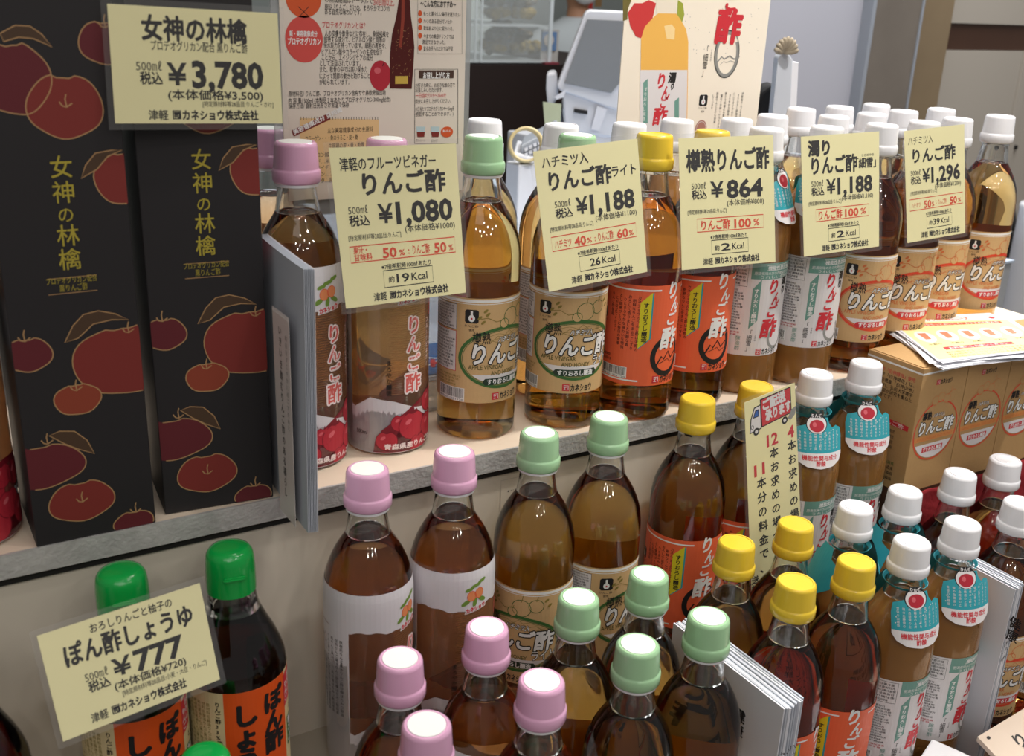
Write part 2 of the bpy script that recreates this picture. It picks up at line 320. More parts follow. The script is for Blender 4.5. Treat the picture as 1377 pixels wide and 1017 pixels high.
def orange_label():
    a = Art(); a.rect(-95, 36, 95, 132, ORANGEP, 0)
    a.line([(x_, 127.5) for x_ in range(-95, -3, 4)], 1.5, WHT, 2); a.line([(x_, 40.5) for x_ in range(-95, -20, 4)], 1.5, WHT, 2); a.line([(x_, 127.5) for x_ in range(22, 95, 4)], 1.5, WHT, 2); a.line([(x_, 40.5) for x_ in range(24, 95, 4)], 1.5, WHT, 2)
    rnd = random.Random(4)
    txt = ['カネショウのりんご酢は津軽の', '新鮮なりんごをまるごとすり', 'おろして造りました芳醇な香', 'りとまろやかな味わいを特徴', 'とし健康づくりに毎日の食事', 'にお役立てください', 'りんご酢使用']
    for k, t in enumerate(txt): a.vtext(t, -27 - 4.4 * k, 122 - 3 * (k % 2), 3.3, K, 3)
    icon(a, -72, 96, 11)
    a.vtext('果汁', -76, 70, 3, K, 3); a.fit('8', -72, -68, 62, 5, K, 3, .04); a.block(-66, -50, 64, 56, 2, K, 3, 3)
    a.bars(-66, 42, -34, 53)
    a.poly([(-25, 72), (-25, 116), (-14, 126), (-14, 82)], TEAL, 2.5); a.poly([(-26, 72), (-26, 116), (-15.5, 126), (-15.5, 82)], YEL, 3); a.vtext('すりおろし醸造', -20.5, 116, 5, K, 4, .02, pitch=1.08)
    a.ring(6, 64, 16.5, 17.5, 5, K, 3, 40, a0=95, a1=395); a.ring(6, 64, 18, 19, 1.6, K, 3, 40)
    a.line([(-6, 56), (-1, 64), (2, 61), (7, 68), (12, 61), (19, 66)], 1.6, K, 3.5); a.line([(-4, 57), (2, 59), (7, 61), (11, 57), (17, 59)], .6, K, 3.5)
    for q in range(8): a.disc(-4 + q * 3, 74 + 2 * math.sin(q * 2), 1.6, 1, K, 3.5, 8, rot=q * 40)
    big = [('り', 6, 134, 16, .9), ('ん', 11, 119.5, 13.5, .85), ('ご', 7, 105.5, 13, 1.05), ('酢', 6, 90, 20, 1.0)]
    for ch, x_, y_, h_, xs_ in big: a.vtext(ch, x_, y_, h_, WHT, 5, .034, xs=xs_, shear=.12)
    logo(a, -9, 38.5, 7)
    a.rect(45, 50, 85, 122, WPAPER, 1); a.block(47, 83, 120, 52, 18, K, 3, 11)
    return a
def white_label():
    a = Art(); a.rect(-98, 42, 98, 137, WPAPER, 0)
    a.rect(-29, 121, 60, 137, TEAL2, 1); a.frame(-14, 130, 22, 135, .45, WHT); a.fit('機能性表示食品', -13, 21, 132.4, 3.4, WHT, 3, .02); a.fit('肥満気味の方の内臓脂肪を減少させる', -26, 32, 127, 2.8, WHT, 3); a.fit('うれしい食酢飲料', -20, 26, 123.3, 2.8, WHT, 3)
    a.frame(-62, 113, -32, 135, .4, K); a.block(-61, -33, 134, 114, 6, K, 3, 21); a.block(-63, -33, 110, 68, 15, K, 3, 22); a.block(-63, -33, 67, 62, 2, RED, 3, 23)
    a.bars(-70, 47, -44, 58); a.vtext('醸造酢', -35, 62, 4.6, TEAL2, 3)
    a.poly([(-26, 70), (-26, 111), (-18, 121), (-18, 79)], TEAL2, 2); a.vtext('すりおろし醸造', -22, 111, 4.6, WHT, 3, .02, pitch=1.1)
    a.vtext('「細雪」', -24, 69, 5.6, K, 3, pitch=1.0, xs=.9); a.vtext('ささめ', -18, 64, 2, K, 3)
    for ch, x_, y_, h_, xs_ in [('り', -4, 120, 15, .9), ('ん', 1, 106.5, 13, .85), ('ご', -3, 93.5, 12.5, 1.05), ('酢', -4, 79, 19, 1.0)]: a.vtext(ch, x_, y_, h_, RED, 5, .034, xs=xs_, shear=.12)
    a.vtext('濁り', 12, 121, 8, K, 4, .05)
    a.ring(8, 60, 11, 11, 3, GREY, 2, 30, a0=90, a1=400)
    logo(a, -16, 43.5, 6)
    a.block(40, 84, 116, 52, 18, K, 3, 24)
    return a
def pink_label():
    a = Art(); top = 171
    wave = [(x_, 137 + 1.4 * math.sin(x_ * .13) + .8 * math.sin(x_ * .41)) for x_ in range(-112, 113, 4)]
    a.poly([(-112, top)] + wave + [(112, top)], FROST, 0)
    edge = [(-46, 42), (-30, 53), (-10, 50), (10, 42), (30, 38), (60, 36), (112, 36)]
    a.poly([(x_, y_) for x_, y_ in reversed(wave) if x_ > -50] + [(-50, 137), (-50, 44)] + edge, MIDFILM, 0)
    a.poly([(-112, 137), (-50, 137), (-50, 44), (-50, 2), (-112, 2)], FROST, 0)
    a.poly([(-50, 2), (-50, 44)] + edge + [(112, 2)], FROST, 0)
    for k in range(40): a.rect(-14 + (k % 3), 56 + k * 2, 44 - (k % 5), 56.7 + k * 2, AMBFILM, .6)
    arc = [(-28, 3), (-26, 14), (-20, 24), (-8, 34), (6, 43), (22, 51), (44, 59), (60, 62)]
    a.poly(arc + [(90, 60), (100, 40), (104, 3)], AP2, 1.2)
    rnd = random.Random(12)
    for i, (ax, ay, ar) in enumerate([(-16, 14, 9), (-4, 30, 8), (8, 26, 13), (30, 44, 11), (44, 40, 12), (56, 50, 9), (30, 22, 12), (14, 8, 9), (46, 14, 12), (60, 28, 11), (72, 48, 10), (76, 18, 12), (90, 36, 10), (92, 12, 10)]):
        if ay + ar > 60: ar = 60 - ay
        p = ring_pts(ax, ay, ar * 1.08, ar, 26); p = [(x_, max(3.2, y_ - (1.8 if abs(x_ - ax) < 2.5 and y_ > ay else 0))) for x_, y_ in p]
        a.poly(p, AP2, 1.5 + i * .25); a.poly([(ax + (x_ - ax) * .94, max(3.3, ay + (y_ - ay) * .94)) for x_, y_ in p], AP1, 1.6 + i * .25)
        a.disc(ax - ar * .35, ay + ar * .3, ar * .28, ar * .16, AP3, 1.7 + i * .25, 12, rot=35); a.line([(ax, ay + ar * .72), (ax + 1, ay + ar * 1.1)], .7, AP2, 1.75 + i * .25)
    a.fit('青森県産りんご使用', -18, 40, 9, 4.6, PINKW, 6, .03)
    for ch, y_, h_ in (('り', 122, 15), ('ん', 105, 14), ('ご', 88.5, 14), ('酢', 72, 16)):
        a.vtext(ch, 8, y_, h_, PINKW, 5, .11, xs=.95); a.vtext(ch, 8, y_, h_, PINKR, 6, .02, xs=.95)
    a.vtext('フルーツビネガー', 26, 118, 4.6, PINKW, 5, .02, xs=.8, pitch=1.2); a.vtext('五倍濃縮', 31, 134, 3.4, PINKR, 5, .02)
    a.vtext('まろやか醸造', -14, 86, 4.6, K, 4, .01); a.fit('500ml', -44, -33, 21, 4, K, 4)
    # fruit emblem
    for q in range(5): a.disc(-4 + q * 3.4, 155 + 1.5 * q, 3.2, 1.6, LEAF, 3, 10, rot=20 + 30 * (q % 2))
    a.disc(-1, 149, 4, 4.6, PEACH, 4, 18); a.disc(6, 150.5, 4, 4.6, PEACH, 4.3, 18); a.ring(-1, 149, 4, 4.6, .4, TAGRED, 4.6, 18); a.ring(6, 150.5, 4, 4.6, .4, TAGRED, 4.7, 18)
    a.disc(-6, 143.5, 4.5, 2, LEAF, 3, 12, rot=30); a.disc(2, 142.5, 4.5, 2, LEAF, 3, 12, rot=80); a.disc(9, 144, 4.5, 2, LEAF, 3, 12, rot=-30)
    a.poly([(-7, 133), (13, 135.5), (14, 140.5), (-6, 138)], WPAPER, 4.5); a.text('カネショウ', -5.5, 134.2, 3.6, RED, 5.5, .05, w=18, rot=7)
    for k in range(6): a.vtext('原材料りんご果汁りんご酢砂糖はちみつ製造者青森県'[k:k + 20], -57 - 5 * k, 128, 3.1, K, 3)
    return a
def soy_label():
    a = Art(); a.rect(-100, 10, 100, 124, mat('cream_label_paper', hexc('d9c79a'), .5), 0)
    a.rect(-24, 10, 28, 124, mat('deep_orange_print', hexc('e0561c'), .45), 1)
    for k in range(7): a.vtext('原材料名醤油りんご果汁柚子'[k % 3:], -36 - 4 * k, 114, 3, TAN, 3)
    a.vtext('りんご酢33%使用', -28.5, 116, 4.2, K, 3, .02)
    for ch, i in zip('ぽん酢', range(3)): a.vtext(ch, 14, 116 - 18 * i, 18, K, 4, .05, xs=.95)
    for ch, i in zip('しょうゆ', range(4)): a.vtext(ch, -9, 112 - 19 * i, 19, K, 4, .05, xs=.95)
    a.poly([(27, 92), (38, 96), (38, 124), (27, 120)], RED, 3); a.vtext('おろし', 35, 119, 5.4, WPAPER, 4, .02); a.vtext('りんご', 30.5, 113, 5.4, WPAPER, 4, .02); a.vtext('と', 37, 90, 6, K, 4)
    a.rect(31, 54, 41, 80, GRN, 3); a.vtext('柚子の', 36, 79, 7.5, WPAPER, 4, .03)
    a.rect(44, 20, 80, 118, WPAPER, 1); a.block(46, 78, 116, 24, 24, K, 3, 31)
    return a
CAP = [(16.6, 230.8), (17.8, 231.4), (18.75, 233), (18.75, 240), (18, 241.3), (17.5, 241.8), (17.45, 242.6), (16.4, 258.8), (15.9, 260.8), (14.6, 262), (13.2, 262), (12.9, 261.5), (0, 261.5)]
def teal_collar():
    a = Art()
    out = [(-9, 52), (-10, 46), (-25, 40), (-27, 30), (-27, 8), (-23, 1), (-14, -4), (0, -6), (14, -4), (23, 1), (27, 8), (27, 30), (25, 38), (18, 42), (13, 40), (9, 46), (8, 52)]
    a.poly(out, TEAL, 0)
    a.poly([(-27, 12), (-27, 8), (-23, 1), (-14, -4), (0, -6), (14, -4), (23, 1), (27, 8), (27, 12)], WPAPER, 1)
    a.fit('機能性関与成分', -19, 19, 6.6, 5.2, RED, 2, .02); a.fit('酢酸', -5, 5, .4, 5, RED, 2, .02)
    a.disc(-4, 45, 11, 11, K, 1, 26); a.disc(-4, 44.6, 10, 10, WPAPER, 1.6, 26); a.rect(-10, 52, 2, 57, K, 1.8); a.fit('りんご', -9, 1, 54.5, 3.6, WPAPER, 2.4, .02)
    a.disc(-4, 43, 7.6, 7, AP1, 2.3, 24); a.disc(-6.5, 44.5, 2, 2.8, AP3, 2.8, 12)
    for k in range(9): a.vtext('食後の血糖値の上昇をおだやかに'[k:k + 6], -21 + 5.1 * k, 36, 3, WPAPER, 1.5, xs=.8, pitch=1.18)
    rnd = random.Random(5)
    for k in range(9): a.disc(rnd.uniform(-24, 24), rnd.uniform(14, 39), .6, .6, WPAPER, 1.5, 8)
    return a
def collar_fn(back=False):
    def fn(x, y, l):
        t = max(0, (60 - y) / 66.0); rf = 18.5 + 20 * t ** .85 + l; z = 229 - 55 * t; ang = x / 38; s_ = -1 if back else 1
        return (38 * math.sin(ang) / 1000, -s_ * (38 * math.cos(ang) - 38 + rf) / 1000, z / 1000)
    return fn
LABELS = {}
def label_mesh(key, art, prof=PROF, off=.35, **kw):
    if key not in MESH:
        o = art.build('label', wrap(off, prof), **kw); MESH[key] = o.data; bpy.data.objects.remove(o)
    return MESH[key]
def liq_prof(top, inset=.0): return [(0, .6)] + [(r - inset if r > 31 else r, max(h, .6)) for h, r in PROF if h < top] + [(prof_r(top) - 2.4, top), (0, top)]
def make_bottle(kind, loc, label, group, rot=0.0, pale=False, tilt=0.0, collar=False, collar_rot=0, seal=True, top=None):
    liq = {'p': L_AMBER if pale else L_BROWN, 'g': L_GOLD, 'y': L_AMBER, 'w': L_CLOUD, 'h': L_AMBER, 'c': L_AMBER}[kind]  # pale swaps in amber: upper-shelf backlight put into the same vinegar's colour
    capm = {'p': CAPP, 'g': CAPG, 'y': CAPY, 'w': CAPW, 'h': CAPW, 'c': CAPW}[kind]
    t = empty('vinegar_bottle', loc, label, 'bottle', group, rot)
    part('glass', 'glass_bottle', lambda: lathe_mesh([(15.2, 208.5), (17.6, 208.6), (17.2, 211), (16.1, 217), (14.6, 228), (15.6, 228.4), (15.8, 230.8), (12.4, 230.8), (12.2, 228), (14.0, 217), (14.8, 211), (15.2, 208.5)], GLASS, 36), t)
    part('liq_' + liq.name, 'vinegar', lambda: lathe_mesh([(0, 1)] + [(r, max(h, .8)) for h, r in PROF if h < 208] + [(17.9, 208.2), (15.3, 208.3), (14.6, 207.3), (0, 207)], liq, 48), t)
    nm = {'p': 'pink', 'g': 'green', 'y': 'orange', 'w': 'white', 'h': 'kraft', 'c': 'kraft'}[kind]
    if kind == 'p': me = label_mesh('lab_p', pink_label(), step=4, ystep=4, yfrom=156) if 'lab_p' not in MESH else MESH['lab_p']
    elif kind == 'g': me = label_mesh('lab_g', kraft_label(GRN, TAN, 'g'), step=3.5) if 'lab_g' not in MESH else MESH['lab_g']
    elif kind == 'y': me = label_mesh('lab_y', orange_label(), step=3.5) if 'lab_y' not in MESH else MESH['lab_y']
    elif kind == 'w': me = label_mesh('lab_w', white_label(), step=3.5) if 'lab_w' not in MESH else MESH['lab_w']
    else: me = label_mesh('lab_h', kraft_label(TAGRED, ORLINE, 'h'), step=3.5) if 'lab_h' not in MESH else MESH['lab_h']
    lb = bpy.data.objects.new('label', me); link(lb, t)
    cp = part('cap_' + capm.name, 'cap', lambda: lathe_mesh(CAP, capm, 96, rib=.006), t)
    if seal:
        if kind in 'pg': part('seal', 'seal', lambda: lathe_mesh([(12.8, 261.55), (12.6, 262.3), (9, 262.1), (0, 262.5)], DISC, 32), cp)
        elif kind in 'w hc': part('sealw', 'cap_ridge', lambda: lathe_mesh([(10.6, 261.55), (10.6, 262.0), (10.0, 262.2), (9.4, 261.9), (0, 261.7)], CAPW, 32), cp)
    if kind in 'pg': part('tear', 'tear_band', lambda: lathe_mesh([(16.2, 228.6), (17, 229), (17.3, 231.2), (16.3, 231.3)], CAPW, 36), t)
    if collar:
        if 'collar' not in MESH:
            o = teal_collar().build('hang_tag', collar_fn(), step=3.5, ystep=6); MESH['collar'] = o.data; bpy.data.objects.remove(o)
            b = Art(); b.poly([(-8, 52), (-12, 40), (-24, 34), (-24, 8), (-14, -2), (14, -2), (24, 8), (24, 34), (12, 40), (8, 52)], TEAL, 0)
            o = b.build('hang_tag_flap', collar_fn(True), step=3.5, ystep=6); MESH['collar_b'] = o.data; bpy.data.objects.remove(o)
            MESH['collar_c'] = lathe_mesh([(17.4, 220), (19.4, 223), (19.8, 223), (17.8, 220), (17.4, 220)], TEAL, 36)
        h = bpy.data.objects.new('hang_tag', MESH['collar']); link(h, t); h.rotation_euler = (0, 0, collar_rot)
        for nm_, k_ in (('hang_tag_flap', 'collar_b'), ('hang_tag_loop', 'collar_c')): q = bpy.data.objects.new(nm_, MESH[k_]); link(q, h)
    return t
#BOTTLES
UZ, LZ, MZ = 0.0, -231.3, -334.5
# ================================================================== large structure: the display stand
def data_obj(name, d, m, parent=None, bev=None):
    o = mesh_obj(name, d[0], d[1], m, parent)
    if bev: bevel(o, bev)
    return o
stand = empty('display_stand', (0, 0, 0), 'stepped cream display stand with scratched aluminium shelf edge', 'display stand')
data_obj('shelf_board', boxw(-420, 1290, 722, 1010, -20, -.4), CREAM, stand)
data_obj('metal_edging', boxw(-420, 1290, 719.5, 721.9, -18.5, 0), METAL, stand)
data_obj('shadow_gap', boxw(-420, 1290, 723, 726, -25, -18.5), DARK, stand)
data_obj('front_panel', boxw(-420, 1290, 725, 735, LZ - 15, -20.2), PANEL, stand)
data_obj('lower_step', boxw(-420, 1290, 637.5, 724.9, MZ - 15, LZ - .3), mat('step_cream', hexc('a39a8c'), .6), stand)
WOOD = mat('dark_wood_tray', hexc('4a3021'), .5, noise=.3, nscale=25)
data_obj('lower_step_tray', boxw(-420, 1290, 380, 637.4, MZ - 12, MZ - .3), WOOD, stand)
data_obj('base_cabinet', boxw(-420, 1290, 400, 1000, -948, MZ - 16), PANEL, stand)
fl = data_obj('floor', boxw(-3000, 9000, -3000, 6000, -1000, -950), mat('grey_floor_tile', hexc('8f8a84'), .35, noise=.08, nscale=3)); fl['kind'] = 'structure'
a = Art(); a.rect(0, 0, 42, 30, MATS['cream_front_panel'], 0); a.frame(0, 0, 42, 30, .25, mat('ink_faint', hexc('8a857c'), .6), 1); a.disc(8, 18, .8, .8, K, 1, 8)
for k in range(4): a.disc(11 + 2.4 * k, 18.2, .6, .3, K, 1, 6)
px_ = 446; a.build('panel_sticker', lambda x, y, l: W(px_ + x, 724.8 - l, -62 + y), stand, lay=.1)
#OBJECTS
# ------------------------------------------------------------------ measured places: a sight line of the photograph met with a known plane
def sight(px, py): return RT * ((px - 688.5) / FPX) + UP * ((508.5 - py) / FPX) + FW
EYE = Vector((0, 0, HC))
def on(px, py, P0, n):
    d = sight(px, py); n = Vector(n); return EYE + d * ((Vector(P0) - EYE).dot(n) / d.dot(n))
def aty(px, py, Y): return on(px, py, (0, Y, 0), (0, 1, 0))
def atz(px, py, z): return on(px, py, (0, 0, z), (0, 0, 1))
def xz(px, py, Y):
    p = aty(px, py, Y); return p.x, p.z
def wallmap(Y, s=.001):         # art (x, z) in shelf mm standing upright at depth Y
    def fn(x, y, l): return (x * s, (Y - l) * s, (y + Z0) * s)
    return fn
# ================================================================== bottles
GU = 'bottles in the front row of the upper shelf'; GB = 'bottles behind the front row of the upper shelf'
GL = 'bottles in the back row of the lower step'; GM = 'bottles in the front rows of the lowest tray'
def B(kind, x, y, z, rot, label, group, **k): return make_bottle(kind, W(x, y, z), label, group, R(rot), **k)
p_ = atz(520, 186, 262)
B('p', 288, 787, UZ, 12, 'pink-capped apple vinegar bottle partly covered by a standing white brochure', GU, pale=True)
B('p', p_.x, p_.y, UZ, 0, 'pink-capped bottle behind the 1,080 yen card, apples on its foot', GU, pale=True)
B('g', 449.3, 779.3, UZ, 12, 'green-capped bottle between the 1,080 yen card and the 1,188 yen honey light card', GU)
B('g', 534.8, 765.1, UZ, -17, 'green-capped bottle with its neck covered by the 1,188 yen honey light card', GU)
B('y', 608.9, 751.7, UZ, 2, 'yellow-capped orange-label bottle between the honey light card and the 864 yen card', GU)
B("y", 681.5, 757.5, UZ, -10, 'yellow-capped orange-label bottle behind the 864 yen card', GU)
B("w", 753, 760.5, UZ, 4, 'cloudy white-capped bottle with a teal neck tag beside the 864 yen card', GU, collar=True, collar_rot=R(20))
B('w', 828, 753.8, UZ, 0, 'cloudy white-capped white-label bottle behind the 1,188 yen cloudy vinegar card', GU, collar=True, collar_rot=R(-40))
B('h', 910.4, 755.6, UZ, -12, 'kraft-label honey bottle just past the 1,188 yen cloudy vinegar card', GU)
B('h', 985.6, 762.8, UZ, -12, 'kraft-label honey bottle under the near edge of the 1,296 yen card', GU)
B('h', 1058, 775.5, UZ, -12, 'kraft-label honey bottle under the far edge of the 1,296 yen card', GU)
B('h', 1147.5, 785.2, UZ, -6, 'last honey bottle of the upper shelf, standing clear of every card', GU)
p_ = atz(361, 172, 262)
B('p', p_.x, p_.y, UZ, -10, 'pink-capped bottle half hidden behind the second black gift box', GB)
B('p', 28, 765, UZ, -45, 'apple-foot bottle cut by the photo edge beside the first black gift box', GU)
for (x, y, kd, lb) in [
        (509, 882, 'c', 'amber bottle with cream cap behind the green cap beside the 1,080 yen card'),
        (563, 833, 'h', 'white-capped bottle behind the green cap above the honey light card'),
        (635, 823, 'h', 'white cap just before the yellow cap next to the honey light card'),
        (706, 838, 'w', 'white cap under the bottle picture of the cloudy vinegar poster'),
        (778, 830, 'w', 'white cap behind the yellow cap that tops the 864 yen card'),
        (848, 850, 'w', 'white cap at the foot of the white gift bag'),
        (919, 829, 'h', 'white cap rising over the near corner of the cloudy vinegar card'),
        (940.8, 899, 'h', 'white cap in the third row, first to show past the poster'),
        (1012, 906, 'h', 'white cap in the third row, in front of the white partition'),
        (1090, 918, 'h', 'white cap in the third row, in front of the steel column'),
        (991, 839, 'h', 'white cap behind the bottle between the last two price cards'),
        (1063, 854, 'h', 'white cap behind the near corner of the 1,296 yen card'),
        (1136, 858, 'h', 'white cap behind the far corner of the 1,296 yen card')]:
    B(kd, x, y, UZ, (x * 7) % 50 - 30, lb, GB)
B('p', 297.4, 678.2, LZ, 30, 'pink-capped bottle nearest the soy vinegar bottles, frosted film band', GL)
B('p', 372, 676.8, LZ, 0, 'pink-capped bottle with fruit emblem facing out, beside the first green cap', GL)
B('g', 454, 679.4, LZ, -56, 'green-capped bottle beside the second pink cap of the lower step', GL)
B('g', 528.7, 682.6, LZ, 27, 'green-capped bottle next to the yellow caps on the lower step', GL)
B('y', 630.5, 683.7, LZ, -14, 'yellow-capped orange-label bottle standing before the delivery sign', GL)
B('y', 705.1, 685.1, LZ, -14, 'yellow-capped bottle half hidden by the yellow delivery sign', GL)
B('w', 786, 685.4, LZ, 8, 'teal-tagged cloudy bottle touching the delivery sign', GL, collar=True, collar_rot=R(-30))
B('w', 860, 686.7, LZ, 5, 'teal-tagged cloudy bottle beside the first kraft gift box', GL, collar=True, collar_rot=R(-26))
for (k, x, y, rot, lb, kw) in [
        ('p', 278.1, 579.6, 30, 'pink-capped bottle in the tray, cap in front of the frosted bottle', {}),
        ('p', 352.3, 584.4, 10, 'pink-capped bottle in the tray, cap before the kraft honey light label', {}),
        ('p', 262, 506.1, 10, 'pink-capped bottle nearest the bottom edge of the photo', {}),
        ('p', 353.4, 510, 10, 'pink-capped bottle of the first tray row beside the green caps', {}),
        ('g', 437.8, 587, 20, 'green-capped bottle in the tray with a scratched cap, next to pink', {}),
        ('g', 510, 589.2, 20, 'green-capped bottle in the tray just before the orange label', {}),
        ('g', 440, 513.1, 20, 'green-capped bottle in the first tray row beside the pink cap', {}),
        ('g', 512, 516.9, 20, 'green-capped bottle touching the folded leaflets', {}),
        ('y', 614, 597, 10, 'yellow-capped bottle in the tray right under the delivery sign', {}),
        ('y', 688, 598.4, 10, 'yellow-capped bottle in the tray between sign and cloudy bottle', {}),
        ('y', 612.5, 523.1, 12, 'yellow-capped bottle beside the folded leaflets, first tray row', {}),
        ('y', 684.8, 523.5, -30, 'yellow-capped bottle beside the teal-tagged bottle, first tray row', {}),
        ('w', 766, 597, 10, 'white-capped cloudy bottle in the tray behind a yellow cap', dict(collar=True, collar_rot=R(60))),
        ('w', 839, 598.9, 10, 'white-capped cloudy bottle in the tray before the kraft gift boxes', dict(collar=True, collar_rot=R(60))),
        ('w', 758.5, 525.1, 14, 'teal-tagged cloudy bottle next to the yellow cap, first tray row', dict(collar=True, collar_rot=R(-30))),
        ('w', 831.5, 526.8, 12, 'teal-tagged cloudy bottle next to the thick leaflet bundle', dict(collar=True, collar_rot=R(-30))),
        ('h', 925.4, 600.3, -10, 'white-capped honey bottle in the tray before the red cloth', {}),
        ('h', 1001, 601, -10, 'white-capped honey bottle in the tray by the second kraft box', {}),
        ('h', 922, 528.3, -20, 'white-capped honey bottle beyond the leaflet bundle, kraft label showing', {}),
        ('h', 998, 528.5, 40, 'honey bottle with its barcode side out, cut by the photo edge', {})]:
    B(k, x, y, MZ, rot, lb, GM, **kw)
# soy vinegar bottles with a hinged bright green cap
SPROF = [(0, 32), (2, 35.5), (6, 37), (126, 37), (134, 36.2), (142, 33.8), (152, 29.8), (162, 25), (172, 20.5), (178, 18.4), (184, 17.2), (190, 16.6)]
def soy(x, y, z, rot, label):
    t = empty('soy_vinegar_bottle', W(x, y, z), label, 'bottle', 'bottles of citrus soy vinegar', R(rot))
    part('s_glass', 'glass_bottle', lambda: lathe_mesh([(15, 174.6), (20, 174.7), (18.9, 178), (17.7, 184), (17, 190), (14, 190), (15, 178), (15, 174.6)], GLASS, 40), t)
    part('s_liq', 'soy_vinegar', lambda: lathe_mesh([(0, 1)] + [(r, max(h, .8)) for h, r in SPROF if h < 173] + [(19.6, 174.2), (0, 174.2)], L_SOY, 52), t)
    if 's_lab' not in MESH:
        o = soy_label().build('label', wrap(.3, SPROF, 37), step=3.5); MESH['s_lab'] = o.data; bpy.data.objects.remove(o)
    link(bpy.data.objects.new('label', MESH['s_lab']), t)
    cp = part('s_cap', 'cap', lambda: lathe_mesh([(16.8, 189.5), (17.8, 190), (17.8, 207), (17.4, 214), (16.6, 219), (14.6, 222.3), (11.5, 223.8), (7, 224.2), (0, 224.2)], CAPS, 44), t)
    if 's_tab' not in MESH:
        bm = bmesh.new(); bmesh.ops.create_cube(bm, size=1); bmesh.ops.scale(bm, vec=(.016, .0035, .003), verts=bm.verts)
        bmesh.ops.bevel(bm, geom=bm.edges[:], offset=.001, segments=2, affect='EDGES'); me = bpy.data.meshes.new('tab'); bm.to_mesh(me); bm.free(); me.materials.append(CAPS); MESH['s_tab'] = me
    q = bpy.data.objects.new('thumb_tab', MESH['s_tab']); link(q, cp); q.location = (-.004, -.0178, .2065); q.rotation_euler = (0, 0, R(-13))
    return t
soy(188, 676, LZ, 5, 'dark soy vinegar bottle standing free of the 777 yen card')
soy(113, 679, LZ, 5, 'dark soy vinegar bottle behind the 777 yen card')
soy(3, 640, LZ, 5, 'dark soy vinegar bottle cut by the photo edge beside the 777 yen card')
soy(140, 592.8, MZ, 5, 'soy vinegar bottle of which only the green cap top rises into the photo')
data_obj('lower_step_block', boxw(-420, 66, 590, 637.3, MZ - .2, LZ - .3), mat('step_cream', hexc('a39a8c'), .6), stand)
# ================================================================== price cards
def quad_map(q, n):             # corners TL TR BR BL in shelf mm; art (x, y) in 0..1 from the bottom left
    TL, TR, BR, BL = [Vector(v) for v in q]; n = Vector(n).normalized()
    def fn(u, v, l):
        p = (BL * (1 - u) + BR * u) * (1 - v) + (TL * (1 - u) + TR * u) * v + n * l; return W(*p)
    return fn
def price_card(px, Y, tilt, az, wmm, hmm, label, draw, name='price_card'):
    a, b = R(az), R(tilt); n = Vector((math.sin(a) * math.cos(b), -math.cos(a) * math.cos(b), math.sin(b)))
    P0 = aty(*[(px[2][i] + px[3][i]) / 2 for i in (0, 1)], Y); q = [on(*c, P0, n) for c in px]
    base = quad_map(q, n); o3 = W(*P0); t = empty(name, o3, label, name.split('_')[-1] if name != 'price_card' else 'price card', 'yellow price cards' if name == 'price_card' else None)
    def fn(x, y, l): return base(x / wmm, y / hmm, l) - o3
    def slab(nm, mg, l0, l1, m):
        c = [(-mg, -mg), (wmm + mg, -mg), (wmm + mg, hmm + mg), (-mg, hmm + mg)]
        v = [fn(x, y, l0) for x, y in c] + [fn(x, y, l1) for x, y in c]
        return mesh_obj(nm, v, [(3, 2, 1, 0), (4, 5, 6, 7), (0, 1, 5, 4), (1, 2, 6, 5), (2, 3, 7, 6), (3, 0, 4, 7)], m, t)
    slab('card', 0, -.3, 0, CARD); slab('clear_sleeve', 4, .6, .75, SLEEVE); slab('clear_backing', 4, -.7, -.5, SLEEVE)
    ar = Art(); draw(ar, wmm, hmm); ar.build('lettering', fn, t, lay=.05)
    return t, fn
def foot(a, x0, x1, y, h=5.6, rot=0):
    w_ = x1 - x0; a.fit('津軽', x0, x0 + w_ * .17, y, h, K, 3, .01); X = x0 + w_ * .215
    a.frame(X, y - h * .45, X + h * .85, y + h * .45, h * .17, K); a.fit('司', X + h * .12, X + h * .75, y, h * .62, K, 3, .06)
    a.fit('カネショウ株式会社', x0 + w_ * .30, x1, y, h, K, 3, .035)
def tall(lines, price, base, red, kcal, yaku=True):
    def d(a, w_, h_):
        T = lambda y: h_ - y
        for t, x0, x1, y, h, b in lines: a.fit(t, x0, x1, T(y), h, K, 3, b)
        a.fit('500㎖', price[3], price[3] + 16, T(price[2] - 3.5), 6, K, 3); a.fit('税込', price[3], price[3] + 17, T(price[2] + 4.5), 7, K, 3, .02)
        pw = w_ - price[4] - price[1]; a.fit('¥', price[1], price[1] + pw * (.2 if len(price[0]) > 3 else .25), T(price[2]), 15.5, K, 3, .022); a.fit(price[0], price[1] + pw * (.235 if len(price[0]) > 3 else .3), w_ - price[4], T(price[2]), 18, K, 3, .034)
        a.fit('(本体価格¥%s)' % base, w_ - price[4] - 43, w_ - price[4] + 1, T(price[2] + 13.5), 5, K, 3, .006)
        a.fit('[特定原材料等28品目:りんご]', 8, 52, T(66), 3.6, K, 3, .005)
        x0, x1 = red[0]; a.frame(x0, T(84.5), x1, T(72.5), .8, TAGRED)
        for t, u0, u1, y, h, b in red[1]: a.fit(t, u0, u1, T(y), h, TAGRED, 3, b)
        a.fit('※7倍希釈時100㎖あたり', 33, 76, T(90), 3.5, K, 3, .01); a.frame(34, T(106), 77, T(93), .7, K)
        if yaku: a.fit('約', 38, 43, T(100), 4.5, K, 3, .01)
        a.fit(kcal, 45, 56, T(99.3), 7.5, K, 3, .02); a.fit('Kcal', 58, 72, T(99.3), 6.6, K, 3, .01)
        foot(a, 24, 90, T(112))
    return d
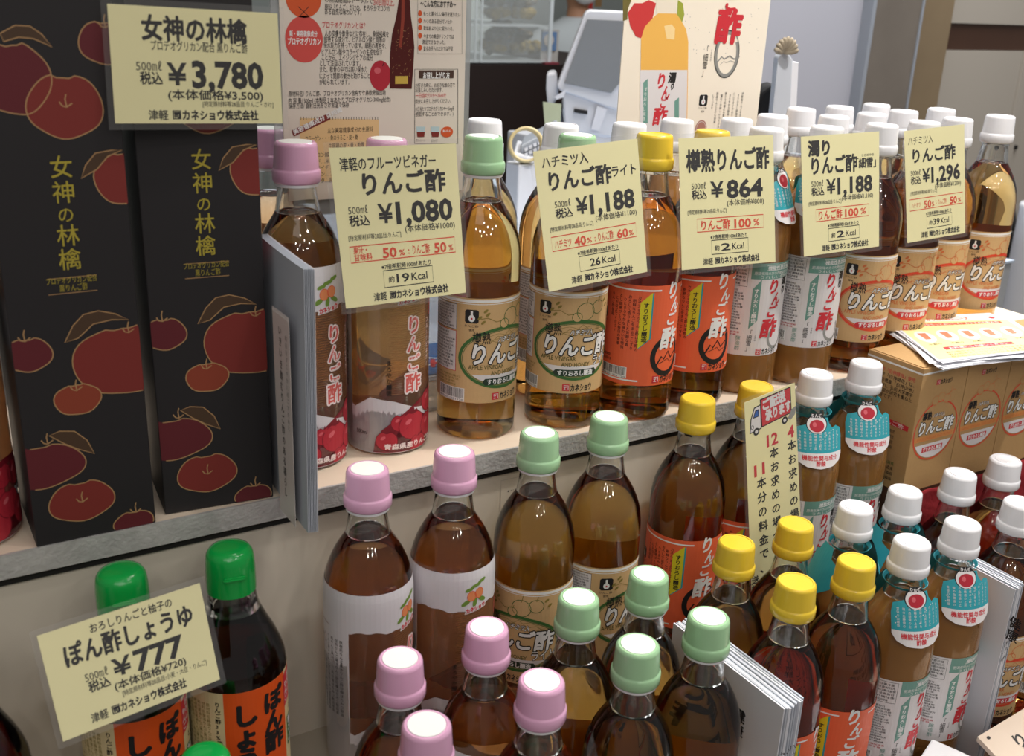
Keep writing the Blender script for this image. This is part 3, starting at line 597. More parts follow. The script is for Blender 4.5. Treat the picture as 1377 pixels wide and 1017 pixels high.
price_card([(442, 199), (613, 193), (626.5, 393.5), (465.4, 415.4)], 733, 9, 0, 106, 118, 'yellow price card reading 1,080 yen in front of pink-capped bottles',
    tall([('津軽のフルーツビネガー', 7, 87, 12, 8.5, .012), ('りんご酢', 24, 94, 27, 14.5, .03)], ('1,080', 34, 49, 10, 7), '1000', ((8, 99), [('果汁・', 11, 22, 75.5, 4.5, .02), ('甘味料', 11, 26, 80.8, 4.5, .02), ('50', 35, 47, 79, 8.5, .03), ('%', 49, 54, 80, 5, .02), (':', 57, 58, 79, 6, .02), ('りんご酢', 61, 76, 79, 6.5, .01), ('50', 80, 91, 79, 8.5, .03), ('%', 93, 97, 80, 5, .02)]), '19'))
price_card([(716.8, 203.9), (857, 186.3), (870.5, 365.6), (738.3, 392.7)], 712, 9, 0, 106, 118, 'yellow price card reading 1,188 yen, honey light vinegar, before green-capped bottles',
    tall([('ハチミツ入', 7, 53, 10, 8.5, .012), ('りんご酢', 12, 75, 26, 14, .03), ('ライト', 76, 102, 25, 8.5, .02)], ('1,188', 36, 49, 15, 8), '1100', ((8, 97), [('ハチミツ', 11, 28, 79, 6.5, .01), ('40', 31, 43, 79, 8.5, .03), ('%', 44, 49, 80, 5, .02), (':', 52, 53, 79, 6, .02), ('りんご酢', 56, 72, 79, 6.5, .01), ('60', 76, 88, 79, 8.5, .03), ('%', 89, 94, 80, 5, .02)]), '26', False))
price_card([(912.4, 186.3), (1039.7, 181.3), (1042.8, 352), (916.9, 363.4)], 712, 9, 0, 110, 118, 'yellow price card reading 864 yen before orange-label bottles',
    tall([('樽熟りんご酢', 8, 104, 20, 17, .03)], ('864', 34, 46, 13, 14), '800', ((18, 96), [('りんご酢', 23, 56, 78.5, 8, .02), ('100', 61, 81, 78.5, 9, .03), ('%', 84, 91, 78.5, 7, .02)]), '2'))
price_card([(1077, 183.8), (1182.3, 176.7), (1182, 331.3), (1081.2, 345.4)], 710, 9, 0, 106, 118, 'yellow price card reading 1,188 yen with the word for cloudy on top',
    tall([('濁り', 9, 37, 12, 13, .045), ('りんご酢', 13, 74, 29, 15, .03), ('「細雪」', 73, 101, 30, 9, .02), ('ささめゆき', 81, 98, 22.5, 2.6, 0)], ('1,188', 32, 50, 12, 10), '1,100', ((17, 91), [('りんご酢', 21, 53, 78.5, 8, .02), ('100', 57, 76, 78.5, 9, .03), ('%', 79, 87, 78.5, 7, .02)]), '2'))
price_card([(1215.8, 176.4), (1296.7, 167), (1297.9, 313.3), (1220, 327)], 716, 9, -14, 100, 118, 'yellow price card reading 1,296 yen before honey bottles, the farthest card',
    tall([('ハチミツ入', 6, 47, 11, 8, .0), ('りんご酢', 13, 84, 27, 13, .03)], ('1,296', 28, 48, 9, 8), '1200', ((6, 96), [('ハチミツ', 9, 24, 79, 5, .0), ('50', 30, 42, 79, 8.5, .03), ('%', 43, 47, 80, 5, .02), (':', 50, 51, 78, 5, .02), ('りんご酢', 54, 68, 79, 5, .0), ('50', 74, 86, 79, 8.5, .03), ('%', 88, 93, 80, 5, .02)]), '39'))
def card_a(a, w_, h_):
    a.fit('女神の林檎', 20, 88, h_ - 12.5, 13, K, 3, .03); a.fit('プロテオグリカン配合 黒りんご酢', 25, 88, h_ - 23.3, 5.4, K, 3, .008)
    a.fit('500㎖', 15, 31, h_ - 36, 6, K, 3); a.fit('税込', 17, 31, h_ - 43.5, 6.8, K, 3, .02); a.fit('¥', 34, 47, h_ - 40, 15, K, 3, .022); a.fit('3,780', 50, 98, h_ - 39.5, 18.5, K, 3, .036)
    a.fit('(本体価格¥3,500)', 34, 97, h_ - 53.5, 5.6, K, 3, .015); a.fit('[特定原材料等28品目:りんご・さけ]', 56, 104, h_ - 59.3, 3.1, K, 3, .005); foot(a, 21, 93, h_ - 66.5, 5.6)
price_card([(144, 5), (373, 18), (380, 166), (155, 166)], 711, 2, 0, 110, 72, 'wide yellow price card reading 3,780 yen on the black gift boxes', card_a)
def card_g(a, w_, h_):
    a.fit('おろしりんごと柚子の', 32, 88, h_ - 6.5, 5.6, K, 3, .01); a.fit('ぽん酢しょうゆ', 13, 100, h_ - 19, 13, K, 3, .03)
    a.fit('500㎖', 22, 37, h_ - 37, 6, K, 3); a.fit('税込', 23, 37, h_ - 44, 6.4, K, 3, .02); a.fit('¥', 40, 53, h_ - 37, 13, K, 3, .022); a.fit('777', 55, 90, h_ - 37, 16, K, 3, .036)
    a.fit('(本体価格¥720)', 39, 89, h_ - 49.5, 5.4, K, 3, .015); a.fit('[特定原材料等28品目:小麦・大豆・りんご]', 43, 103, h_ - 56, 3.4, K, 3, .005); foot(a, 20, 86, h_ - 64.5, 5.6)
price_card([(49.6, 855.6), (268.4, 784.3), (295.9, 914), (85, 997.8)], 606, 22, 8, 110, 72, 'tilted yellow price card reading 777 yen before the soy vinegar bottles', card_g)
def card_h(a, w_, h_):
    T = lambda y: h_ - y
    a.poly([(20, T(3)), (62, T(2)), (62, T(30)), (21, T(33))], K, 1); a.poly([(21.2, T(4.2)), (60.8, T(3.2)), (60.8, T(28.8)), (22.2, T(31.8))], RED, 2)
    a.poly([(5, T(35)), (7, T(20)), (12, T(9)), (21, T(8)), (21, T(34))], K, 1); a.poly([(6.4, T(33.8)), (8.2, T(20.5)), (12.8, T(10.3)), (20, T(9.3)), (20, T(32.8))], WPAPER, 2)
    a.poly([(10, T(20)), (13.4, T(12.5)), (18, T(12.2)), (18, T(20))], K, 3); a.poly([(11.3, T(19)), (14, T(13.6)), (17, T(13.4)), (17, T(19))], mat('ink_blue', hexc('2f5fb0'), .5), 4)
    for cx in (14, 52): a.disc(cx, T(35), 4, 4, K, 3, 18); a.disc(cx, T(35), 2, 2, WPAPER, 4, 14)
    a.ring(9, T(29), 1.6, 2, .6, K, 3, 14)
    a.poly([(56, T(34)), (62, T(26)), (69, T(24)), (66, T(33)), (60, T(37))], GREY, 5)
    a.text('ご配送', 24, T(15), 9.5, WPAPER, 4, .06, w=30, rot=3); a.text('承ります', 27, T(27), 9.5, WPAPER, 4, .06, w=34, rot=3)
    a.fit('4', 55, 64, T(49), 14, RED, 3, .03); a.vtext('本お求めの場合', 60, T(60), 11, K, 3, .02, pitch=1.42, xs=1)
    a.fit('12', 27, 42, T(49), 14, RED, 3, .03); a.vtext('本お求めの場合', 36, T(60), 11, K, 3, .02, pitch=1.42, xs=1)
    a.fit('11', 9, 23, T(76), 14, RED, 3, .03); a.vtext('本分の料金で、', 18, T(87), 11.5, K, 3, .02, pitch=1.42, xs=1)
    a.vtext('送料込み', 5, T(196), 9, K, 3, .02, pitch=1.15)
tH, fH = price_card([(1001, 541.8), (1068.8, 514.8), (1081, 800), (1012, 832)], 643, 3, 3, 68, 245, 'tall yellow sign with a delivery truck drawing between yellow and teal-tagged bottles', card_h, name='delivery_sign')
# ================================================================== black gift boxes
def gift_art():
    a = Art(); X0, YF = 67, 721
    def P(px, py):
        x, z = xz(px, py, YF); return x - X0, z
    def cl(p): return (min(max(p[0], .4), 80.6), min(max(p[1], .5), 383))
    def apple(x0, y0, x1, y1, m, stem=None, lay=1, seedy=0, lump=.03):
        c = P((x0 + x1) / 2, (y0 + y1) / 2); e = P(x1, y0); rx, rz = abs(e[0] - c[0]), abs(e[1] - c[1]); rnd = random.Random(int(x0 * 7 + y0)); ph = rnd.random() * 6
        rim = [(c[0] + rx * math.cos(R(t)) * (1 + lump * math.sin(3 * R(t) + ph)), c[1] + rz * math.sin(R(t)) * (1 + lump * math.sin(5 * R(t) + ph)) - (rz * .10 if abs(t - 90) < 15 else 0)) for t in range(0, 360, 9)]
        a.poly([cl(p) for p in rim], m, lay)
        seg = []
        for p in rim + rim[:1]:
            if cl(p) == p: seg.append(p)
            else:
                if len(seg) > 1: a.line(seg, .75, GOLD, lay + .5)
                seg = []
        if len(seg) > 1: a.line(seg, .75, GOLD, lay + .5)
        if stem:
            s = P(*stem); a.line([cl((s[0] - 3.5, s[1] + 1.5)), cl((s[0] - 2, s[1] - 1)), cl((s[0] + .5, s[1] - 1.8)), cl((s[0] + 4, s[1] + .5))], .8, GOLD, lay + .8); a.line([cl((s[0] + .5, s[1] - 1.5)), cl((s[0], s[1] + 3)), cl((s[0] + .8, s[1] + 6))], .8, GOLD, lay + .8)
    def leaf(pts, m=LEAFB):
        q = [cl(P(*p)) for p in pts]; a.poly(q, m, 2.2); a.line(q, .7, GOLD, 2.6, True)
    apple(-22, 57, 63, 155, BOX_R1); apple(41, 99, 135, 187, BOX_R2, (88, 140), 1.2); leaf([(0, 45), (20, 34), (40, 35), (56, 46), (70, 63), (45, 52), (25, 50), (5, 56)])
    apple(108, 28, 175, 86, BOX_R1, (140, 33), 1.1)
    for ch, px, py in zip('女神の林檎', (82, 85, 88.5, 91.5, 94), (225, 259, 289, 317, 349)):
        c = P(px, py); h = 9 if ch == 'の' else 12; a.text(ch, c[0], c[1] - h * .45, h, GOLDT, 3, .006, align='c', xs=.95)
    s = P(62, 379); e = P(131, 379); a.fit('プロテオグリカン配合', s[0], e[0], s[1], 4, GOLDT, 3); s = P(80, 388); e = P(118, 388); a.fit('黒りんご酢', s[0], e[0], s[1], 4.2, GOLDT, 3)
    for l_, r_ in (((63, 375.5), (130, 370)), ((65, 396), (131, 391))):
        p, q = P(*l_), P(*r_); z = (p[1] + q[1]) / 2; a.line([(p[0], z), (q[0], z)], .5, GOLD, 3)
    apple(130, 203, 205, 277, BOX_R2, None, 1.3); leaf([(109, 240), (115, 222), (128, 206), (150, 202), (164, 202), (145, 210), (130, 228)])
    apple(103, 430, 232, 538, BOX_R2, (172, 444), 1.2); leaf([(87, 461), (98, 438), (112, 423), (132, 418), (155, 422), (173, 430), (150, 430), (125, 436), (105, 455)])
    apple(8, 451, 68, 504, BOX_R1, (32, 456), 1.1); apple(75, 512, 134, 562, BOX_R3, (102, 522), 1.8)
    apple(-5, 589, 112, 668, BOX_R1, (63, 594), 1.1); leaf([(66, 586), (80, 580), (100, 580), (117, 592), (127, 610), (105, 604), (85, 596)])
    apple(69, 639, 151, 708, BOX_R2, (110, 672), 1.8); apple(155, 682, 206, 722, BOX_R1, (182, 686), 1.2)
    return a
t = empty('gift_box', W(67, 721, 0), 'tall black gift box with apple drawings, the one farther from the pink caps', 'gift box', 'black gift boxes')
d = box_data(0, 81, 0, 80, 0, 384); o = data_obj('carton', d, BOXB, t, .0008)
ga = gift_art(); fr = ga.build('front_print', lambda x, y, l: (x / 1000, (-.12 - l) / 1000, y / 1000), t, lay=.05); GP = fr.data
sd = Art()
for q, (ax, az, ar, m_) in enumerate([(20, 60, 24, BOX_R1), (60, 130, 20, BOX_R2), (30, 210, 26, BOX_R1), (60, 300, 22, BOX_R2)]): sd.disc(ax, az, min(ar, ax - 1, 79 - ax), ar, m_, 1); sd.ring(ax, az, min(ar, ax - 1, 79 - ax), ar, .7, GOLD, 2)
sp = sd.build('side_print', lambda x, y, l: ((81.1 + l) / 1000, x / 1000, y / 1000), t, lay=.05)
t2 = empty('gift_box', W(157, 730, 0), 'tall black gift box with apple drawings, standing next to the white brochure', 'gift box', 'black gift boxes', R(-5))
for nm, dat in (('carton', o.data), ('front_print', GP), ('side_print', sp.data)):
    c = link(bpy.data.objects.new(nm, dat), t2)
    if nm == 'carton': bevel(c, .0008)
# ================================================================== standing brochure and leaflets beside the black box
def sheet(name, pts, thick, m, parent=None, off=(0, 0, 0)):
    """thin solid from a grid of points: rows of equal length"""
    n = len(pts[0]); vs = [Vector(p) for r_ in pts for p in r_]; nr = len(pts); nrm = (Vector(pts[0][1]) - Vector(pts[0][0])).cross(Vector(pts[1][0]) - Vector(pts[0][0])).normalized() * thick
    o3 = W(*off); v2 = [W(*v) - o3 for v in vs] + [W(*(v + nrm)) - o3 for v in vs]; N = len(vs); fs = []
    for i in range(nr - 1):
        for j in range(n - 1):
            a_ = i * n + j; fs += [(a_, a_ + 1, a_ + n + 1, a_ + n), (N + a_ + n, N + a_ + n + 1, N + a_ + 1, N + a_)]
    for j in range(n - 1): fs += [(j, N + j, N + j + 1, j + 1), ((nr - 1) * n + j + 1, N + (nr - 1) * n + j + 1, N + (nr - 1) * n + j, (nr - 1) * n + j)]
    for i in range(nr - 1): fs += [((i + 1) * n, N + (i + 1) * n, N + i * n, i * n), (i * n + n - 1, N + i * n + n - 1, N + (i + 1) * n + n - 1, (i + 1) * n + n - 1)]
    return mesh_obj(name, v2, fs, m, parent, smooth=False)
t = empty('brochure', W(245, 690, 0), 'thick white folded brochure standing between black box and pink-capped bottle', 'brochure')
for k in range(7):
    dx = k * 1.1
    rows = [[(240.5 + dx + 6 * (j / 8) ** 1.5, 656 + 14 * j - k * .3, z) for j in range(9)] for z in (0, 50, 100, 150, 196)]
    rows = [[(x + (z / 196) * 4, y + z * .02, z - (0 if z < 190 else -.02 * i)) for i, (x, y, z) in enumerate(r_)] for r_ in rows]
    sheet('page', rows, .45, PAPERCOOL if k < 6 else PAPERW, t, (245, 690, 0))
t = empty('leaflet_stack', W(238, 690, 0), 'narrow translucent handwritten leaflets leaning on the black gift box', 'leaflets')
for k in range(4):
    sheet('leaflet', [[(235.5 + k * 1.0, 668 + 3 * k + 11 * j, z) for j in range(4)] for z in (0, 40, 80, 120, 158)], .25, film('leaflet_film', hexc('e6dcd8'), .9, .3) if k == 0 else MATS['leaflet_film'], t, (238, 690, 0))
a = Art()
a.vtext('いきいき飲むりんご酢のある暮らし', 16, 150, 7, K, 3, .0, pitch=1.2, xs=.8); a.vtext('毎日をすこやかに過ごすために', 28, 146, 4, GREY, 3, pitch=1.3)
a.build('handwriting', lambda x, y, l: W(235.3 - l, 668 + (34 - x), y) - W(238, 690, 0), t, lay=.05)
#PART3
# ================================================================== posters
def poster(name, label, cat, Y, corners_px, zb, draw, paper, thick=1.2):
    """upright sheet at depth Y; corners_px: the two lower or visible edge points (left, right) at its top in view"""
    xl = xz(*corners_px[0], Y)[0]; xr = xz(*corners_px[1], Y)[0]; zt = 470
    t = empty(name, W(xl, Y, zb), label, cat); v, f = box_data(0, xr - xl, 0, thick, 0, zt - zb); data_obj('sheet', (v, f), paper, t)
    a = Art(); draw(a, lambda px, py: (xz(px, py, Y)[0] - xl, xz(px, py, Y)[1] - zb), xr - xl, zt - zb)
    a.build('print', lambda x, y, l: (x / 1000, (-.15 - l) / 1000, y / 1000), t, lay=.06); return t, xl, xr
def draw1(a, P, w_, h_):
    Z = lambda x, y: P(370 + x / 3.934, y / 3.934)
    def fitp(t, x0, x1, y, hp, m=K, b=0):
        p, q = Z(x0, y), Z(x1, y); a.fit(t, p[0], q[0], (p[1] + q[1]) / 2, hp / 3.934 * .68, m, 3, b)
    c = Z(150, -10); a.disc(c[0], c[1], 14.5, 14.5, ORG, 1)
    c = Z(153, 208); a.disc(c[0], c[1], 15.5, 17.5, mat('print_coral', hexc('d2504a'), .5), 1, 36); fitp('新・美容健康成分', 75, 222, 178, 22, WHT, .02); fitp('プロテオグリカン', 66, 240, 218, 27, WHT, .03)
    for u in (((122, 35), (180, 90)), ((178, 35), (124, 90))): a.line([Z(*u[0]), Z(*u[1])], .5, K, 2)
    for t, x0, x1, y, h, m in [('の熟成期間はトータルで', 262, 515, -2, 26, K), ('200日間以上。', 518, 630, 12, 26, RED), ('原料「りんご」だけの、まろやかでコクの', 262, 606, 40, 24, K), ('ある自然な味わいです。', 262, 456, 62, 24, K), ('プロテオグリカンとは？', 248, 476, 132, 26, RED),
            ('人の皮膚や軟骨などに存在し、身体組織を', 262, 600, 178, 24, K), ('維持する成分で、ヒアルロン酸と同等の', 258, 582, 208, 24, K), ('保水能力を持っています。細胞の再生や、', 256, 586, 240, 24, K), ('ヒアルロン酸やコラーゲンの生成を促す', 246, 568, 274, 24, K), ('ことから、エイジングケアの成分', 246, 516, 304, 24, K), ('として注目されています。', 236, 452, 334, 24, K), ('また、軟骨の中では高い保水力', 236, 486, 366, 24, K), ('によって関節の動きを助けること', 234, 500, 400, 24, K), ('が知られています。', 234, 392, 432, 24, K),
            ('原材料名/ りんご酢、プロテオグリカン含有サケ鼻軟骨抽出物', 70, 584, 492, 22, K), ('内 容 量/ 500ml (本製品１本あたりプロテオグリカン300mg配合)', 70, 610, 528, 22, K), ('保存方法/ 直射日光をさけ常温で保存', 70, 390, 556, 22, K)]: fitp(t, x0, x1, y, h, m, 0)
    # dark bottle picture and apple
    lt = [(654, -260), (654, 0), (640, 90), (618, 180), (610, 250), (607, 300), (606, 468)]; rt_ = [(722, 470), (734, 300), (736, 250), (730, 180), (718, 90), (712, 0), (712, -260)]
    a.poly([Z(*p) for p in lt + rt_], mat('print_deep_garnet', hexc('4e1512'), .4), 2); a.poly([Z(*p) for p in [(672, -200), (684, -200), (684, 100), (668, 250), (655, 250), (666, 100)]], mat('print_garnet_light', hexc('8e3a2c'), .4), 2.5)
    p, q = Z(634, 444), Z(702, 402); a.rect(p[0], p[1], q[0], q[1], mat('print_gold', hexc('c8a84a'), .5), 3)
    rnd = random.Random(3)
    for k in range(60):
        x, y = rnd.uniform(618, 722), rnd.uniform(150, 400); p = Z(x, y); a.line([p, (p[0] + rnd.uniform(-1.5, 1.5), p[1] + rnd.uniform(-1.5, 1.5))], .25, GOLD, 3)
    c = Z(556, 400); a.disc(c[0], c[1], 9.5, 12, AP1, 1.5, 30); a.disc(c[0] - 2.5, c[1] + 4, 3, 2.5, AP3, 1.8, 14); a.line([Z(568, 350), Z(575, 330)], .6, K, 1.9)
    def frm(x0, y0, x1, y1, m, wd=.35): a.line([Z(x0, y0), Z(x1, y0), Z(x1, y1), Z(x0, y1)], wd, m, 2, True)
    frm(754, -20, 988, 284, GREY); fitp('〜こんな方におすすめ〜', 768, 956, 20, 26, K, .02)
    for k, (t, x1) in enumerate((('もっと若々しい毎日を送りたい', 978), ('ハリのある自分でいたい', 936), ('実年齢より上に見られる。', 942), ('今までの美容ドリンクでは', 944), ('塗るお手入れだけでは不足', 940))):
        y = (74, 112, 150, 192, 256)[k]; fitp(t, 784, x1, y, 18); c = Z(766, y - 4); a.disc(c[0], c[1], 1.8, 2.2, ORG, 2, 12)
    fitp('満足できなかった。', 778, 900, 222, 18)
    frm(738, 366, 966, 760, K, .45); p, q = Z(760, 414), Z(944, 372); a.rect(p[0], p[1], q[0], q[1], mat('print_brown', hexc('4a342a'), .5), 3); fitp('お召し上がり方', 782, 922, 398, 26, WHT, .03)
    for t, x1, y, m in (('お好きな時に、お好きな飲み方で', 950, 450, K), ('お楽しみいただけます。', 886, 476, K), ('一日当たり15〜25mlを', 904, 504, RED), ('目安にお召し上がりください。', 930, 534, K), ('(1日当たりプロテオグリカン9〜15mgを', 946, 574, K), ('摂取することができます。)', 942, 602, K)): fitp(t, 742, x1, y, 19, m)
    for x0, m_ in ((746, BOX_R2), (822, BOX_R2)):
        a.poly([Z(x0, 670), Z(x0 + 48, 670), Z(x0 + 42, 724), Z(x0 + 6, 724)], mat('print_pale_blue', hexc('b8cdd4'), .5), 2); a.poly([Z(x0 + 3, 698), Z(x0 + 45, 698), Z(x0 + 42, 724), Z(x0 + 6, 724)], m_, 3)
    c = Z(908, 698); a.disc(c[0], c[1], 6, 4.6, ORG, 2, 20); fitp('おいしい', 886, 930, 692, 12, WHT, .03); fitp('ストレート', 744, 794, 742, 14); fitp('ロック', 826, 858, 744, 14)
    # notepad drawing
    a.poly([Z(130, 625), Z(548, 632), Z(548, 960), Z(130, 960)], mat('print_notepad', hexc('e2bf8c'), .5), 1)
    for k in range(30): p = Z(136 + 14 * k, 618); a.line([p, (p[0], p[1] - 2.4)], .4, K, 2)
    a.poly([Z(86, 690), Z(280, 600), Z(292, 632), Z(98, 722)], BOX_R2, 3); p = Z(100, 712); a.text('美容健康成分 豆知識', p[0], p[1], 3.6, WHT, 4, .02, w=45, rot=23)
    fitp('主な美容健康成分の主原料', 276, 516, 686, 22, K); fitp('コラーゲン・・・魚のうろこ・皮・骨', 160, 436, 728, 22); fitp('牛豚鶏の皮・骨・軟骨', 282, 470, 768, 22)
    for k, t in enumerate(('ヒアルロン酸…鶏のトサカ', 'セラミド…米・小麦・大豆', 'コンドロイチン…サメ軟骨', 'エラスチン…ブタの大動脈', 'プラセンタ…豚や馬の胎盤')): fitp(t, 150, 420, 816 + 34 * k, 20)
t, xl, xr = poster('information_sheet', 'cream information sheet about the dark vinegar behind pink-capped bottles', 'poster', 826, ((376, 20), (626, 60)), 208, draw1, mat('poster_cream', hexc('ded3c8'), .35))
ACR = film('acrylic_grey', (.45, .46, .47), .45, .15)
d = box_data(-6, xr - xl + 6, 2, 5, -208, 262); data_obj('acrylic_back', d, ACR, t); data_obj('acrylic_foot', box_data(-6, xr - xl + 6, 1, 5.2, -208, -205), ACR, t)
def draw2(a, P, w_, h_):
    Z = lambda x, y: P(820 + x / 4.59, y / 4.59)
    a.poly([Z(*p) for p in [(110, 80), (150, 20), (200, 20), (240, 0), (285, 20), (260, 130), (220, 200), (190, 236), (160, 225), (125, 160)]], mat('print_apple_red', hexc('c83a3a'), .5), 1)
    a.poly([Z(*p) for p in [(80, 0), (140, -20), (110, 60), (108, 120), (80, 130)]], mat('print_olive', hexc('6e6434'), .5), 1); a.poly([Z(*p) for p in [(420, 0), (450, 20), (460, 90), (445, 140), (415, 90)]], mat('print_lime', hexc('9aa23c'), .5), 1)
    a.poly([Z(*p) for p in [(300, -300), (300, 80), (270, 105), (215, 165), (192, 240), (190, 430), (186, 900), (475, 900), (482, 430), (484, 260), (470, 180), (430, 110), (410, 85), (410, -300)]], mat('print_juice', hexc('eab458'), .5), 2)
    a.poly([Z(*p) for p in [(286, -300), (286, 90), (300, 82), (410, 84), (412, -300)]], mat('print_glass', hexc('e8ddcc'), .5), 3)
    a.poly([Z(*p) for p in [(335, 160), (380, 150), (402, 175), (398, 245), (350, 240)]], mat('print_shine', hexc('f2d49a'), .5), 3)
    a.poly([Z(*p) for p in [(186, 432), (478, 432), (470, 900), (184, 900)]], WPAPER, 3)
    def bigv(chs, m, lay, b):
        for ch, x, y, hp, xs_ in chs:
            p = Z(x, y); a.vtext(ch, p[0], p[1], hp / 4.59 * .86, m, lay, b, xs=xs_, shear=.1)
    bigv([('り', 318, 456, 92, .8), ('ん', 345, 535, 80, .75), ('ご', 330, 608, 60, .9), ('酢', 310, 672, 100, 1)], RED, 5, .035); bigv([('濁', 385, 452, 60, .9), ('り', 385, 515, 40, .8)], K, 5, .05)
    for x0, y0, y1 in ((205, 485, 760), (398, 600, 760)): a.poly([Z(x0, y0 + 25), Z(x0 + 28, y0), Z(x0 + 28, y1), Z(x0, y1)], TEAL2, 4)
    p = Z(222, 540); a.vtext('すりおろし醸造', p[0], p[1], 4.6, WHT, 5)
    bigv([('ご', 752, -30, 96, 1.1), ('酢', 738, 74, 190, 1.0)], RED, 6, .045); bigv([('ん', 760, -110, 90, 1.1)], RED, 6, .07)
    c = Z(722, 335); a.ring(c[0], c[1], 16.5, 24, 4.6, GREY, 2, 46, a0=75, a1=395); a.ring(c[0], c[1], 18.5, 26, 1.2, GREY, 2, 46)
    a.line([Z(650, 400), Z(690, 350), Z(705, 365), Z(740, 345), Z(765, 365), Z(800, 350)], 1.6, GREY, 3); a.line([Z(680, 400), Z(700, 380), Z(720, 385), Z(745, 375), Z(770, 385)], .5, GREY, 3)
    p = Z(598, 285); a.vtext('「細雪」', p[0], p[1], 8.5, K, 3, pitch=1.0, xs=.85); p = Z(628, 305); a.vtext('ささめゆき', p[0], p[1], 2.3, K, 3)
    p = Z(548, 654); a_ = Z(606, 580); icon(a, p[0], p[1], a_[0] - p[0])
    for k, t_ in enumerate(('津軽産りんごをまるごと', 'すりおろし酢酸発酵させた', 'にごりタイプのりんご酢', 'まろやかな酸味とほのかな', '香りで料理にも飲用にも', '幅広くお使いいただけます', '国産りんごだけを使用', 'しています')):
        p = Z(820 - 26 * k, 570 + 12 * (k % 2)); a.vtext(t_, p[0], p[1], 3.1, K, 3)
    c = Z(562, 790); a.disc(c[0], c[1], 8.5, 9, mat('print_brown_seal', hexc('a8776a'), .5), 2, 28); a.ring(c[0], c[1], 6.8, 7.2, .5, WPAPER, 3, 24)
    rnd = random.Random(2)
    for k in range(40):
        p = Z(rnd.uniform(100, 950), rnd.uniform(0, 330)); a.disc(p[0], p[1], .5, .5, GREY, 1.2, 6)
t, xl, xr = poster('product_poster', 'large cream poster picturing a cloudy vinegar bottle with red brush lettering', 'poster', 958, ((837, 60), (1026, 90)), 0, draw2, mat('poster_ivory', hexc('f0e6d6'), .4))
data_obj('strut', box_data(40, 100, 1.5, 30, 0, 3), PAPERC, t)
# ================================================================== kraft gift boxes with flyers
RISER = -112
t = empty('box_riser', W(960, 640, LZ), 'dark riser draped in red cloth under the kraft boxes', 'riser')
data_obj('crate', box_data(-62, 240, 6, 78, 0, RISER - LZ - .5), WOOD, t)
RC = mat('red_cloth', hexc('8e1c26'), .85, noise=.25, nscale=90, bump=.6, bscale=120)
vs, fs = [], []; nx, nz = 90, 26
for j in range(nz):
    for i in range(nx):
        u, v_ = i / (nx - 1), j / (nz - 1); bulge = 5 * math.sin(u * 46 + 2 * math.sin(v_ * 5)) * (1 - .3 * v_) + 3 * math.sin(v_ * 17 + u * 9)
        vs.append(((-64 + 306 * u) / 1000, (3 - bulge * .35) / 1000, ((RISER - LZ - 3) * v_ + 1.5) / 1000))
for j in range(nz - 1):
    for i in range(nx - 1): a_ = j * nx + i; fs.append((a_, a_ + 1, a_ + nx + 1, a_ + nx))
q = mesh_obj('red_cloth', vs, fs, RC, t, smooth=True); m_ = q.modifiers.new('solid', 'SOLIDIFY'); m_.thickness = .002; m_.offset = 1
def kraft_front():
    a = Art(); h_ = 142
    logo(a, 24, 121, 5.6)
    cx, cy, rx, ry = 36.5, 68, 34, 33
    a.ring(cx, cy, rx, ry, 1.6, TAGRED, 2, 52); a.poly([(cx + (rx - 2) * math.cos(R(k)), cy + (ry - 2) * math.sin(R(k))) for k in range(207, 334, 7)], WPAPER, 1.5)
    for q in range(3): a.disc(28 + 9 * q, 103 + 3 * (q % 2), 5.5, 5, KRAFTD, 2.5 + .2 * q, 16); a.ring(28 + 9 * q, 103 + 3 * (q % 2), 5.5, 5, .4, ORLINE, 2.6 + .2 * q, 18)
    a.line([(14, 96), (22, 101), (28, 97), (38, 103), (48, 97), (58, 99)], .5, ORLINE, 3); a.line([(45, 106), (55, 112), (60, 110)], .5, ORLINE, 3); a.line([(50, 108), (52, 116)], .5, ORLINE, 3)
    a.text('樽熟', 12, 83, 8, K, 4, .03, w=14); outlined(a, 'text', 'ハチミツ入', 29, 84, 4, w=18, shear=.2, e=.05)
    outlined(a, 'text', 'りんご酢', 9, 67, 13.5, w=54, shear=.12, b=.03); a.poly([(5, 58), (68, 58), (69, 64), (4, 64)], mat('print_orange_band', hexc('d08a4a'), .5), 3); a.fit('APPLE VINEGAR AND HONEY', 8, 66, 61, 3.6, ORLINE, 4)
    a.rect(20, 44.5, 53, 50.5, RED, 3); a.fit('すりおろし醸造', 22, 51, 47.5, 4.2, WHT, 4, .03)
    a.rect(0, 135, 73, 137, WHT, 1)
    return a
def kraft_side():
    a = Art(); a.rect(0, 135, 72, 137, WHT, 1)
    for k, t_ in enumerate(('弘前大学「白神酵母」使用', '弘前大学「白神酵母」は、', '世界自然遺産「白神山地」', 'で分離され、弘前大学農学', '生命科学部が研究を重ねた', '天然酵母です。')): a.fit(t_, 6, 64 if k < 5 else 40, 127 - 5.6 * k, 4, K if k else RED, 2)
    a.rect(6, 70, 66, 76, RED, 2); a.fit('りんご酢', 30, 60, 73, 4.4, WHT, 3)
    for k in range(4): a.fit('名称原材料名内容量賞味期限', 6, 50, 64 - 6 * k, 3.6, K, 2)
    a.rect(6, 34, 40, 39, GRN, 2)
    for k in range(4): a.fit('カネショウ株式会社青森県', 6, 56, 29 - 6 * k, 3.6, GRN if k == 0 else K, 2)
    return a
KF = kraft_front(); KS = kraft_side(); proto = None
